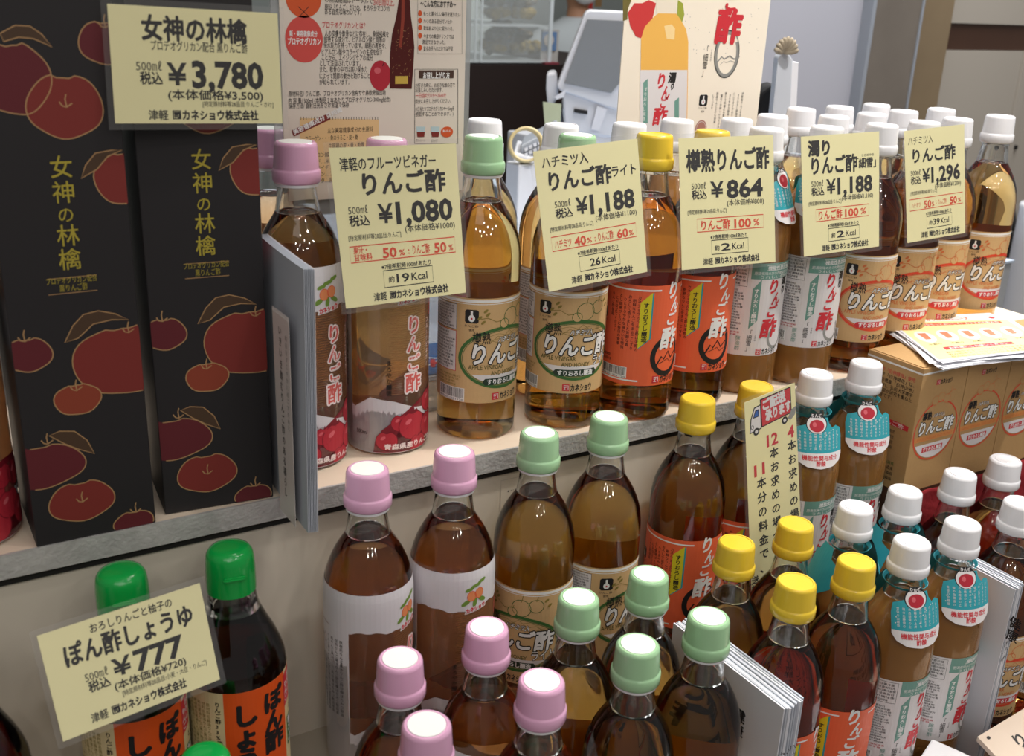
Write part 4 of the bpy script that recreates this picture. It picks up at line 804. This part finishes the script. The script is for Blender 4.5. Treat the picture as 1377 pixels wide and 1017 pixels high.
for k, (x, lb) in enumerate(((899, 'kraft honey vinegar gift box nearest the teal-tagged bottles, text on its side'), (973.5, 'kraft honey vinegar gift box in the middle of the row under the flyers'), (1048, 'kraft honey vinegar gift box third from the teal-tagged bottles'), (1122.5, 'kraft honey vinegar gift box at the far end, cut by the photo edge'))):
    if proto is None:
        t = empty('kraft_gift_box', W(x, 646, RISER), lb, 'gift box', 'kraft gift boxes under the flyers'); proto = t
        data_obj('carton', box_data(0, 73.4, 0, 72, 0, 142), KRAFTD, t, .0005); data_obj('lid_flap', box_data(2, 71.4, 3, 69, 142.1, 142.8), KRAFTD, t)
        KF.build('front_print', lambda x, y, l: (x / 1000, (-.12 - l) / 1000, y / 1000), t, lay=.05); KS.build('side_print', lambda x, y, l: ((-.12 - l) / 1000, (72 - x) / 1000, y / 1000), t, lay=.05)
        kids = list(t.children)
    else:
        t = proto.copy(); COL.objects.link(t); t.location = W(x, 646, RISER); t['label'] = lb
        for ch in kids: c = ch.copy(); COL.objects.link(c); c.parent = t
FLY = mat('flyer_yellow', hexc('efe0a0'), .45)
def flyer_art(a):
    a.rect(3, 3, 145, 97, FLY, 1); a.rect(3, 84, 145, 97, mat('flyer_white', hexc('efeae6'), .5), 2); a.rect(14, 74, 134, 80, ORG, 2); a.fit('りんご酢をもっとおいしく！おすすめの飲み方', 18, 130, 77, 4, WPAPER, 3, .02)
    a.fit('まろやかりんご酢シリーズ', 30, 100, 90, 6, ORG, 3, .03); a.disc(84, 92, 9, 4.5, WPAPER, 3.5, 20); a.ring(84, 92, 9, 4.5, .5, AP3, 4, 24); a.disc(18, 89, 5, 4, RED, 3, 16); a.disc(130, 90, 4, 3.5, RED, 3, 16)
    for k in range(5):
        a.disc(20 + 27 * k, 50, 11, 13, WPAPER, 2, 24); a.poly([(15 + 27 * k, 58), (25 + 27 * k, 58), (23.5 + 27 * k, 44), (16.5 + 27 * k, 44)], mat('print_drink', hexc('c07a5a'), .5), 3); a.fit('水割り', 12 + 27 * k, 28 + 27 * k, 33, 3, K, 3)
    a.rect(24, 20, 110, 26, RED, 2); a.fit('お料理にもお使いください', 30, 104, 23, 3.6, WPAPER, 3, .02)
    for k in range(3): a.fit('飲み物やドレッシングにそのままかけて', 20, 130, 15 - 4.5 * k, 3, ORG, 3)
t = empty('flyer_stack', W(985, 690, RISER + 143), 'stack of yellow and white recipe flyers lying on the kraft gift boxes', 'flyers')
rnd = random.Random(9)
TOPZ = RISER + 143.1
fq = [atz(1187, 427, TOPZ + 6), atz(1345, 423, TOPZ + 6), atz(1420, 470, TOPZ + 6), atz(1262, 487, TOPZ + 6)]
O_ = W(985, 690, RISER + 143)
FA = flyer_art
for k in range(9):
    z0 = .15 + .75 * k; c = sum(fq, Vector()) / 4; ang = R(rnd.uniform(-7, 7)) if k < 8 else 0; sh = Vector((rnd.uniform(-9, 9), rnd.uniform(-7, 7), 0)) if k < 8 else Vector()
    cc = [Matrix.Rotation(ang, 3, 'Z') @ (v - c) + c + sh for v in fq]
    v = [W(p.x, p.y, TOPZ + z0) - O_ for p in cc] + [W(p.x, p.y, TOPZ + z0 + .35) - O_ for p in cc]
    mesh_obj('flyer', v, [(0, 1, 2, 3), (7, 6, 5, 4), (0, 4, 5, 1), (1, 5, 6, 2), (2, 6, 7, 3), (3, 7, 4, 0)], PAPERW, t)
a = Art(); FA(a); qm = quad_map([Vector((p.x, p.y, TOPZ + .15 + .75 * 8 + .4)) for p in fq], (0, 0, 1)); a.build('flyer_print', lambda x, y, l: qm(x / 148, y / 100, l) - O_, t, lay=.05)
# ================================================================== folded leaflet bundles standing between the tray bottles
def bundle(label, x0, x1, y0, y1, zt, n, seed):
    rnd = random.Random(seed); t = empty('leaflet_bundle', W(x0, y0, MZ), label, 'leaflets', 'bundles of folded leaflets in the tray'); dx = (x1 - x0) / n
    for k in range(n):
        xa = k * dx; h_ = zt - MZ - rnd.uniform(0, 3); yy = rnd.uniform(-1.5, 1.5) + (3 if k > n / 2 else 0)
        v, f = [], []
        p = [(xa, yy), (xa + dx * .45, yy - .3), (xa + dx * .8, yy + .6), (xa + dx * .86 , y1 - y0 + yy), (xa + .1, y1 - y0 + yy)]
        v = [(x / 1000, y / 1000, z / 1000) for z in (0, h_) for x, y in p]; N = 5
        f = [tuple(range(N))[::-1], tuple(range(N, 2 * N))] + [(i, (i + 1) % N, N + (i + 1) % N, N + i) for i in range(N)]
        q = mesh_obj('leaflet', v, f, PAPERCOOL if k % 2 else PAPERW, t)
        a = Art(); z = h_ - 40 - rnd.uniform(0, 4)
        for s_ in range(5): a.line([(xa + .1, z - s_ * 9), (xa + dx * .5, z - s_ * 9 - 2 * rnd.random()), (xa + dx * .8, z - s_ * 9 + rnd.uniform(-3, 3))], .6, K, 1)
        a.build('edge_print', lambda x, y, l, yy=yy: (x / 1000, (yy - .4 - l) / 1000, y / 1000), q, lay=.05)
    a = Art(); a.vtext('りんご酢の話', 40, zt - MZ - 14, 15, K, 3, .02, xs=.9); a.vtext('健康', 90, zt - MZ - 30, 12, K, 3, .02, xs=.9)
    a.build('cover_lettering', lambda x, y, l: (( -.15 - l) / 1000, (y1 - y0 - x) / 1000, y / 1000), t, lay=.05)
bundle('white folded leaflets wedged between green-capped and yellow-capped bottles', 549.5, 575, 462, 596, -136, 14, 1)
bundle('thick white folded leaflets wedged behind the last teal-tagged bottle', 866, 882, 482, 566, -128, 12, 2)
# wooden price board and white tray at the lower corner
t = empty('board_sign', W(850, 455, MZ), 'beige board sign with brushed lettering at the lower photo corner', 'sign')
c0, c1, c2, c3 = [atz(*p, -262) for p in ((1313, 997), (1400, 944), (1500, 1010), (1400, 1090))]
O_ = W(850, 455, MZ); v = [W(p.x, p.y, -262) - O_ for p in (c0, c1, c2, c3)] + [W(p.x, p.y, -257) - O_ for p in (c0, c1, c2, c3)]
mesh_obj('board', v, [(0, 1, 2, 3), (7, 6, 5, 4), (0, 4, 5, 1), (1, 5, 6, 2), (2, 6, 7, 3), (3, 7, 4, 0)], mat('beige_board', hexc('bfae9e'), .6), t)
c0.z = c1.z = c2.z = c3.z = -256.8; qm = quad_map([c0, c1, c2, c3], (0, 0, 1)); a = Art()
a.text('りんごの', 28, 62, 17, K, 2, .02, w=62, shear=.1); a.disc(9, 92, 2.2, 2.2, K, 2, 14); a.text('おいしさ', 40, 28, 15, K, 2, .02, w=62)
a.build('lettering', lambda x, y, l: qm(x / 100, y / 100, l) - O_, t, lay=.05)
pc = (c0 + c1 + c2 + c3) / 4; data_obj('post', box_data(pc.x - 850 - 6, pc.x - 850 + 6, pc.y - 455 - 6, pc.y - 455 + 6, 0, 72), mat('beige_board', (0, 0, 0)), t)
p_ = atz(1270, 1040, -285); t = empty('white_tray', W(p_.x, p_.y, MZ), 'white plastic tray corner beside the beige board sign', 'tray')
o = data_obj('tray_body', box_data(-45, 38, -70, 22, 0, 49), CAPW, t, .008); o.rotation_euler = (0, 0, R(20)); o = data_obj('tray_rim', box_data(-48, 41, -73, 25, 46, 50.5), CAPW, t, .002); o.rotation_euler = (0, 0, R(20))
p_ = xz(415, 1005, 560); t = empty('corner_leaflets', W(250, 545, MZ), 'few coloured leaflets peeking up beside the frosted pink-capped bottle', 'leaflets')
for k in range(5): data_obj('leaflet', box_data(-22 + k * 2.2, -21 + k * 2.2, -5, 5 + 2 * k, 0, 160 - k * 5), (YEL, ORG, PAPERW, PAPERW, GRN)[k], t)
t.location = W(236, 560, MZ)
# ================================================================== behind the display: counter, blue papers, till, showcase, wall, column
cnt = empty('rear_counter', W(0, 0, -40), 'low counter under a pale blue cloth behind the display', 'counter')
CLOTH = mat('pale_blue_cloth', hexc('b9c6d8'), .8, noise=.05, nscale=20)
data_obj('cloth_top', box_data(250, 1610, 1025, 1760, 26, 30), CLOTH, cnt); data_obj('counter_body', box_data(250, 1610, 1030, 1755, -908, 25.5), mat('counter_white', hexc('a9adb3'), .6), cnt)
t = empty('paper_pile', W(500, 960, 0), 'blue and white printed papers lying on the shelf behind the bottles', 'papers')
a = Art(); 
for k, (zz, m_) in enumerate(((0.2, PAPERW), (1.4, PAPERW), (2.6, mat('print_blue', hexc('2f6aa8'), .5)))):
    data_obj('sheet', box_data(-55 + 4 * k, 75 - 3 * k, -60 + 5 * k, 40, zz, zz + .9), m_, t)
a.fit('りんご', -40, 30, -20, 20, RED, 1, .06); a.line([(-48, -40), (60, 20)], 3, WHT, 1); a.line([(-48, 20), (60, -45)], 3, WHT, 1); a.build('print', lambda x, y, l: (x / 1000, y / 1000, (3.7 + l) / 1000), t, lay=.05)
# till
TILL = mat('till_white', hexc('d5d7de'), .4, coat=.1); TG = mat('till_grey', hexc('9aa0aa'), .5)
YR = 1600; tl = empty('cash_register', W(1150, YR, -10), 'white touch screen cash register with grey screen behind the poster', 'cash register')
def rel(px, py, Y, O=(1150, YR, -10)): p = aty(px, py, Y); return (p.x - O[0], p.y - O[1], p.z - O[2])
def prism(name, pxs, Y, depth, m, parent, O, bev=None, zb=None):
    pts = [rel(*p, Y, O) for p in pxs]
    if zb is not None: pts = [(x, y, z if q[1] < 169 else zb) for (x, y, z), q in zip(pts, pxs)]
    n = len(pts); v = [(x / 1000, y / 1000, z / 1000) for x, y, z in pts] + [((x + depth * .55) / 1000, (y + depth * .83) / 1000, z / 1000) for x, y, z in pts]
    f = [tuple(range(n)), tuple(range(2 * n - 1, n - 1, -1))] + [(i, n + i, n + (i + 1) % n, (i + 1) % n) for i in range(n)]
    o = mesh_obj(name, v, f, m, parent); bm = bmesh.new(); bm.from_mesh(o.data); bmesh.ops.recalc_face_normals(bm, faces=bm.faces); bm.to_mesh(o.data); bm.free()
    if bev: bevel(o, bev, 3)
    return o
OT = (1150, YR, -10)
prism('screen_housing', [(787, 16), (793, 13), (905, 18), (845, 146), (826, 148), (752, 122), (749, 116)], YR, 60, TILL, tl, OT, .006)
sg = prism('screen', [(790, 26), (900, 31), (822, 125), (759, 112)], YR - 3, 2.5, mat('till_screen', hexc('83868a'), .12, noise=.05, nscale=8), tl, OT)
prism('till_body', [(756, 122), (846, 142), (850, 190), (760, 178)], YR + 5, 120, TILL, tl, OT, .006)
prism('receipt_slot', [(772, 146), (790, 149), (790, 154), (772, 151)], YR + 1, 3.5, K, tl, OT)
prism('printer', [(756, 143), (850, 158), (852, 235), (762, 215)], YR + 8, 170, TILL, tl, OT, .006)
prism('receipt', [(803, 143), (816, 147), (806, 176), (795, 174)], YR - 2, 2, PAPERW, tl, OT)
prism('card_reader', [(735, 98), (748, 96), (752, 130), (737, 150), (734, 120)], YR + 20, 60, TILL, tl, OT, .006)
prism('reader_base', [(736, 145), (756, 150), (758, 240), (738, 235)], YR + 25, 60, TG, tl, OT, .004)
data_obj('till_base', box_data(-60, 330, 30, 200, 40, 130), TILL, tl, .004)
prism('note', [(730, 137), (755, 140), (753, 180), (733, 172)], YR - 5, 1.5, mat('note_green', hexc('b9bfa0'), .6), tl, OT)
prism('side_slip', [(746, 130), (762, 120), (758, 131), (748, 134)], YR - 6, 1, PAPERW, tl, OT)
YP = 1420; OP = (930, YP, -10); tp = empty('receipt_printer', W(*OP), 'white and grey printer box with a keypad below the till', 'printer')
prism('housing', [(690, 205), (735, 215), (735, 265), (690, 250)], YP, 150, TILL, tp, OP, .004); prism('keypad', [(700, 196), (748, 170), (760, 205), (735, 214), (700, 208)], YP + 5, 100, TG, tp, OP, .003)
for k in range(9): prism('key', [(705 + 6 * (k % 5), 200 - 3 * (k % 5) + 7 * (k // 5)), (709 + 6 * (k % 5), 198 - 3 * (k % 5) + 7 * (k // 5)), (710 + 6 * (k % 5), 202 - 3 * (k % 5) + 7 * (k // 5)), (706 + 6 * (k % 5), 204 - 3 * (k % 5) + 7 * (k // 5))], YP + 1, 4, TILL, tp, OP)
tt = empty('tape_roll', W(900, 1380, -10), 'yellowish adhesive tape roll by the keypad', 'tape')
p_ = aty(707, 195, 1380); v, f = lathe_data([(22, -9), (27, -9), (27, 9), (22, 9), (22, -9)], 40); o = mesh_obj('roll', v, f, mat('tape_yellow', hexc('cbb98a'), .3), tt, smooth=True); o.rotation_euler = (R(78), 0, R(-25)); o.location = ((p_.x - 900) / 1000, 0, (p_.z + 10) / 1000)
data_obj('dispenser', box_data(p_.x - 900 - 16, p_.x - 900 + 26, -8, 30, 0, p_.z + 10 - 27.5), TILL, tt, .003)
# showcase with packed food
YS = 2500; OS = (1350, YS, -950); sh = empty('food_showcase', W(*OS), 'dark brown counter with a clear showcase of packed food, far behind', 'showcase')
BR = mat('dark_brown_counter', hexc('1d100c'), .5)
def pbox(name, x0, x1, y0, y1, Y, depth, m, par=sh, O=OS, bev=None):
    a_, b_ = aty(x0, y1, Y), aty(x1, y0, Y); d = box_data(a_.x - O[0], b_.x - O[0], Y - O[1], Y + depth - O[1], a_.z - O[2], b_.z - O[2]); return data_obj(name, d, m, par, bev)
b0 = aty(560, 86, YS); b1 = aty(850, 100, YS); data_obj('counter_body', box_data(b0.x - 1350, b1.x - 1350 + 150, 0, 700, 0, aty(700, 87, YS).z + 950), BR, sh)
AC = film('showcase_acrylic', (.75, .8, .8), .16, .1); FR = mat('acrylic_edge', hexc('c5ccd0'), .2)
zt_ = aty(700, 87, YS).z
for k, y_ in enumerate((82, 35, -16)):
    z_ = aty(700, y_, YS + 100).z; data_obj('shelf_pane', box_data(aty(626, 50, YS).x - 1350, aty(742, 50, YS).x - 1350, 20, 420, z_ + 950 + 1, z_ + 950 + 6), mat('shelf_pale', hexc('b8bfc2'), .3), sh)
for x_ in (640, 648, 741): pbox('upright', x_, x_ + 1.6, -40, 84, YS + 15, 4, FR)
pbox('front_pane', 628, 742, -40, 84, YS + 10, 2, AC); data_obj('back_panel', box_data(aty(560, 0, YS).x - 1350, aty(745, 0, YS).x - 1350 + 130, 520, 530, 0, 1900), mat('case_back', hexc('a3aba6'), .6, noise=.12, nscale=14), sh)
FOOD = mat('fried_food', hexc('8a7428'), .6, noise=.5, nscale=60); FOOD2 = mat('dark_food', hexc('5d4a24'), .5, noise=.5, nscale=70)
rnd = random.Random(8)
def pack(px, py, wpx, label, m):
    Yp = YS + 160; p = aty(px, py, Yp); O = W(p.x, p.y, p.z + 9); t = empty('food_pack', O, label, 'food pack', 'clear food packs in the far showcase')
    w_ = wpx * .00185; vs = [(sx * w_ * k, sy * .05 * k, z) for z, k in ((0, .85), (.03, 1)) for sx, sy in ((-.5, -1), (.5, -1), (.5, 1), (-.5, 1))]
    mesh_obj('tray', vs, [(3, 2, 1, 0), (0, 1, 5, 4), (1, 2, 6, 5), (2, 3, 7, 6), (3, 0, 4, 7)], AC, t)
    bm = bmesh.new()
    for q in range(14):
        g = bmesh.ops.create_icosphere(bm, subdivisions=2, radius=1)['verts']; s_ = Vector((rnd.uniform(.012, .02), rnd.uniform(.012, .02), rnd.uniform(.010, .016))); c = Vector((rnd.uniform(-.42, .42) * w_, rnd.uniform(-.04, .02), rnd.uniform(.012, .028)))
        for v in g: v.co = Vector((v.co.x * s_.x, v.co.y * s_.y, v.co.z * s_.z)) * (1 + .15 * rnd.random()) + c
    me = bpy.data.meshes.new('food'); bm.to_mesh(me); bm.free(); me.materials.append(m); fo = link(bpy.data.objects.new('food', me), t); fo['kind'] = 'stuff'
for k, (px, py, wd, lb, m_) in enumerate(((664, 30, 30, 'upper shelf pack of yellow fried food, nearer the cream sheet', FOOD), (695, 30, 32, 'upper shelf pack of yellow fried food, nearer the till', FOOD), (665, 18, 34, 'dark food pack stacked on the upper shelf, nearer the cream sheet', FOOD2), (696, 18, 34, 'dark food pack stacked on the upper shelf, nearer the till', FOOD2),
        (662, 77, 28, 'lower shelf pack of yellow fried food by the case upright', FOOD), (690, 77, 28, 'lower shelf pack of yellow fried food in the middle', FOOD), (712, 77, 16, 'small lower shelf pack of fried food at the far end', FOOD), (668, 63, 36, 'dark food pack stacked on the lower shelf', FOOD2), (690, 62, 30, 'dark food pack on the lower shelf heap, farther end', FOOD2), (677, 52, 20, 'single pack topping the lower shelf heap', FOOD2))):
    pack(px, py, wd, lb, m_)
t = empty('leaflet_holder', W(0, YS + 40, 0), 'grey stand with blue animal leaflet beside the showcase', 'leaflet stand'); OL = (0, YS + 40, 0)
pbox('board', 727, 752, 40, 86, YS + 40, 5, mat('holder_grey', hexc('a8a6a2'), .6), t, OL); pbox('blue_print', 728.5, 749, 43, 68, YS + 37, 2, mat('print_sky', hexc('5a78a0'), .6), t, OL)
c = aty(738, 54, YS + 34); v, f = lathe_data([(0, -1), (16, -1), (16, 1), (0, 1)], 20); o = mesh_obj('pale_spot', v, f, mat('print_fur', hexc('b9b0a6'), .7), t); o.rotation_euler = (R(90), 0, 0); o.location = (c.x / 1000, -.006, c.z / 1000)
pbox('red_box', 733, 752, 84, 92, YS + 5, 40, mat('dull_red', hexc('7a2f3a'), .6), t, OL)
# masked shop assistant at the top edge, behind the till
YM = 4600; sk = mat('skin', hexc('b98a6c'), .6); cl_ = mat('white_uniform', hexc('cfd6d8'), .8); hr = mat('dark_hair', hexc('17120f'), .6); msk = mat('face_mask', hexc('e2e2e4'), .7)
pf = aty(778, -6, YM); OPn = W(pf.x, YM, -950); ps = empty('person', OPn, 'person in white uniform and face mask standing behind the till', 'person')
hz = (pf.z + 950) / 1000
def skin_body(name, pts, edges, m, parent, lvl=2):
    me = bpy.data.meshes.new(name); me.from_pydata([p[:3] for p in pts], edges, []); me.materials.append(m); o = link(bpy.data.objects.new(name, me), parent)
    sk_ = o.modifiers.new('skin', 'SKIN'); 
    for v, p in zip(me.skin_vertices[0].data if me.skin_vertices else [], pts): v.radius = (p[3], p[4])
    s_ = o.modifiers.new('sub', 'SUBSURF'); s_.levels = s_.render_levels = lvl; return o
def ellip(name, c, r, m, parent, rot=(0, 0, 0)):
    bm = bmesh.new(); bmesh.ops.create_uvsphere(bm, u_segments=24, v_segments=16, radius=1); me = bpy.data.meshes.new(name); bmesh.ops.scale(bm, vec=r, verts=bm.verts); bm.to_mesh(me); bm.free(); me.materials.append(m)
    me.polygons.foreach_set('use_smooth', [True] * len(me.polygons)); o = link(bpy.data.objects.new(name, me), parent); o.location = c; o.rotation_euler = rot; return o
def lathe_loft(name, secs, m, parent, n=24):      # secs: (cx, cy, z, rx, ry)
    vs = [(cx + rx * math.cos(2 * math.pi * k / n), cy + ry * math.sin(2 * math.pi * k / n), z) for cx, cy, z, rx, ry in secs for k in range(n)]
    fs = [(i * n + k, i * n + (k + 1) % n, (i + 1) * n + (k + 1) % n, (i + 1) * n + k) for i in range(len(secs) - 1) for k in range(n)] + [tuple(range(n))[::-1], tuple(range((len(secs) - 1) * n, len(secs) * n))]
    return mesh_obj(name, vs, fs, m, parent, smooth=True)
lathe_loft('body', [(0, 0, 0, .16, .11), (0, 0, .5, .17, .12), (0, 0, hz - .62, .17, .12), (0, 0, hz - .42, .19, .125), (0, 0, hz - .24, .215, .12), (0, 0, hz - .17, .20, .10), (0, 0, hz - .13, .10, .075), (0, 0, hz - .10, .055, .055), (0, 0, hz - .05, .052, .052), (0, -.01, hz + .02, .07, .085), (0, -.01, hz + .09, .078, .095), (0, 0, hz + .15, .06, .08), (0, 0, hz + .18, .02, .03)], sk, ps)
lathe_loft('uniform', [(0, 0, 0.02, .175, .125), (0, 0, .5, .185, .135), (0, 0, hz - .62, .185, .135), (0, 0, hz - .42, .205, .14), (0, 0, hz - .24, .235, .135), (0, 0, hz - .165, .215, .115), (0, 0, hz - .12, .11, .085), (0, 0, hz - .10, .07, .068)], cl_, ps)
for s_ in (-1, 1): lathe_loft('sleeve', [(s_ * .20, -.04, hz - .60, .05, .05), (s_ * .235, -.01, hz - .45, .055, .055), (s_ * .235, 0, hz - .30, .065, .065), (s_ * .205, 0, hz - .19, .06, .07), (s_ * .17, 0, hz - .15, .03, .04)], cl_, ps)
ellip('face_mask', (-.012, -.075, hz + .015), (.062, .042, .055), msk, ps, (0, 0, R(-20))); ellip('hair', (0, .02, hz + .10), (.088, .095, .09), hr, ps)
t = empty('red_banner', W(0, YM + 120, 0), 'red and orange hanging banner behind the assistant', 'banner'); pbox('fabric', 783, 800, -40, 12, YM + 120, 3, mat('banner_red', hexc('b3271c'), .7), t, (0, YM + 120, 0)); pbox('border', 800, 812, -40, 9, YM + 120, 3, mat('banner_orange', hexc('8a6a42'), .7), t, (0, YM + 120, 0))
# walls beyond
YW = 2050; LAV = mat('partition_white', hexc('bcbcc6'), .55, noise=.02, nscale=4)
def wallbox(name, px0, px1, Y, depth, m, z0=-950, z1=900, label=None, pyr=100):
    a_, b_ = aty(px0, pyr, Y), aty(px1, pyr, Y); o = data_obj(name, boxw(a_.x, b_.x, Y, Y + depth, z0, z1), m); o['kind'] = 'structure'; return o
wallbox('wall_partition', 940, 1163, YW, 60, LAV)
STEEL = mat('brushed_steel', hexc('a0968c'), .35, metal=.6, noise=.25, nscale=5)
a_, b_ = aty(1164, 100, YW - 30), aty(1226, 100, YW - 30); c_ = aty(1272, 100, YW - 30)
st = empty('wall_column', W(a_.x, YW - 30, -950), None, None); st['kind'] = 'structure'
data_obj('steel_face', box_data(0, b_.x - a_.x, 0, 200, 0, 2000), STEEL, st); data_obj('steel_face_side', box_data(b_.x - a_.x + .5, c_.x - a_.x, 12, 200, 0, 2000), mat('brushed_steel_warm', hexc('b09a7c'), .35, metal=.6, noise=.25, nscale=4), st); data_obj('corner_joint', box_data(b_.x - a_.x - 4, b_.x - a_.x + 4, -3, 6, 0, 2000), TG, st)
data_obj('edge_trim', box_data(-14, -1, -4, 60, 0, 2000), TG, st)
BEI = mat('beige_wall_panel', hexc('b3aba0'), .5, noise=.02, nscale=4)
wl = empty('wall_rear', W(c_.x, YW + 60, -950), None, None); wl['kind'] = 'structure'
zA, zB = aty(1320, 68, YW + 60).z, aty(1320, 32, YW + 60).z; X1 = aty(1366, 120, YW + 60).x
data_obj('lower_panel', box_data(2, X1 - c_.x, 0, 40, 0, zA + 950), BEI, wl); data_obj('brown_band', box_data(2, X1 - c_.x + 900, 8, 40, zA + 951, zB + 949), mat('brown_band', hexc('4a3226'), .4, noise=.2, nscale=6), wl)
data_obj('upper_panel', box_data(2, X1 - c_.x + 900, 0, 40, zB + 950, 2000), BEI, wl); data_obj('door_post', box_data(X1 - c_.x + 3, X1 - c_.x + 40, -6, 40, 0, zA + 950), BEI, wl); data_obj('next_panel', box_data(X1 - c_.x + 44, X1 - c_.x + 900, 0, 40, 0, zA + 950), BEI, wl)
data_obj('lock', box_data(X1 - c_.x + 48, X1 - c_.x + 58, -8, 0, aty(1370, 198, YW + 60).z + 945, aty(1370, 198, YW + 60).z + 957), K, wl)
wb = data_obj('wall_back', boxw(-2500, 8000, 5300, 5400, -950, 2200), mat('far_wall', hexc('8d9390'), .7, noise=.1, nscale=2)); wb['kind'] = 'structure'
# white paper bag with straw bow and black pouch, between poster and partition
YB = 1120; OB = (1000, YB, -10); t = empty('paper_bag', W(*OB), 'tall white paper wrap tied with a straw bow beside the poster', 'paper bag')
prism('wrap', [(1046, 78), (1056, 66), (1066, 80), (1075, 175), (1040, 175)], YB, 30, PAPERCOOL, t, OB, .002, zb=40.5); prism('fold', [(1062, 82), (1074, 84), (1082, 175), (1068, 175)], YB + 8, 12, PAPERW, t, OB, .001, zb=40.5)
c = rel(1052, 72, YB - 5, OB); STRAW = mat('straw', hexc('9b8f7c'), .8, noise=.3, nscale=80)
for k in range(9):
    an = R(-75 + k * 19); v, f = lathe_data([(0, 0), (2.6, 4), (4.4, 14), (3.4, 22), (0, 25)], 10); o = mesh_obj('bow_loop', v, f, STRAW, t, smooth=True); o.location = (c[0] / 1000, c[1] / 1000, c[2] / 1000); o.rotation_euler = (R(20), an, 0)
t = empty('black_pouch', W(*OB), 'black bag standing behind the poster edge', 'bag'); prism('pouch', [(1012, 170), (1016, 140), (1024, 122), (1035, 114), (1046, 114), (1044, 172)], YB + 45, 60, mat('black_fabric', (.012, .012, .013), .8), t, OB, .008, zb=40.5)
# black chair back, white drum and lid at the far end of the shelf
YC = 1150; OC = (1650, YC, -950); t = empty('black_stool', W(*OC), 'black padded seat and box beyond the last honey bottle', 'chair')
prism('box', [(1338, 300), (1400, 330), (1400, 520), (1334, 500)], YC, 160, mat('black_leather', (.018, .017, .017), .35), t, OC, .006); prism('back', [(1344, 232), (1362, 228), (1370, 300), (1366, 345), (1342, 330)], YC + 30, 60, MATS['black_leather'], t, OC, .012)
data_obj('leg', box_data(-10, 15, 20, 45, 0, 700), MATS['black_leather'], t); data_obj('leg', box_data(60, 85, 100, 125, 0, 700), MATS['black_leather'], t)
p_ = aty(1396, 320, 1080); t = empty('white_drum', W(p_.x, 1080, -950), 'white round tub with red lettering at the photo edge', 'tub')
v, f = lathe_data([(0, 0), (34, 0), (38, 4), (40, p_.z + 950 + 50), (41, p_.z + 950 + 54), (39, p_.z + 950 + 60), (0, p_.z + 950 + 62)], 40); mesh_obj('tub', v, f, CAPW, t, smooth=True); a = Art(); a.fit('福津', -52, -26, p_.z + 950 + 22, 12, RED, 1, .05); a.fit('りんご', -52, -26, p_.z + 950 + 8, 9, RED, 1, .05)
a.build('lettering', lambda x, y, l: ((40.4 + l) * math.sin(x / 40) / 1000, -(40.4 + l) * math.cos(x / 40) / 1000, y / 1000), t, step=4)
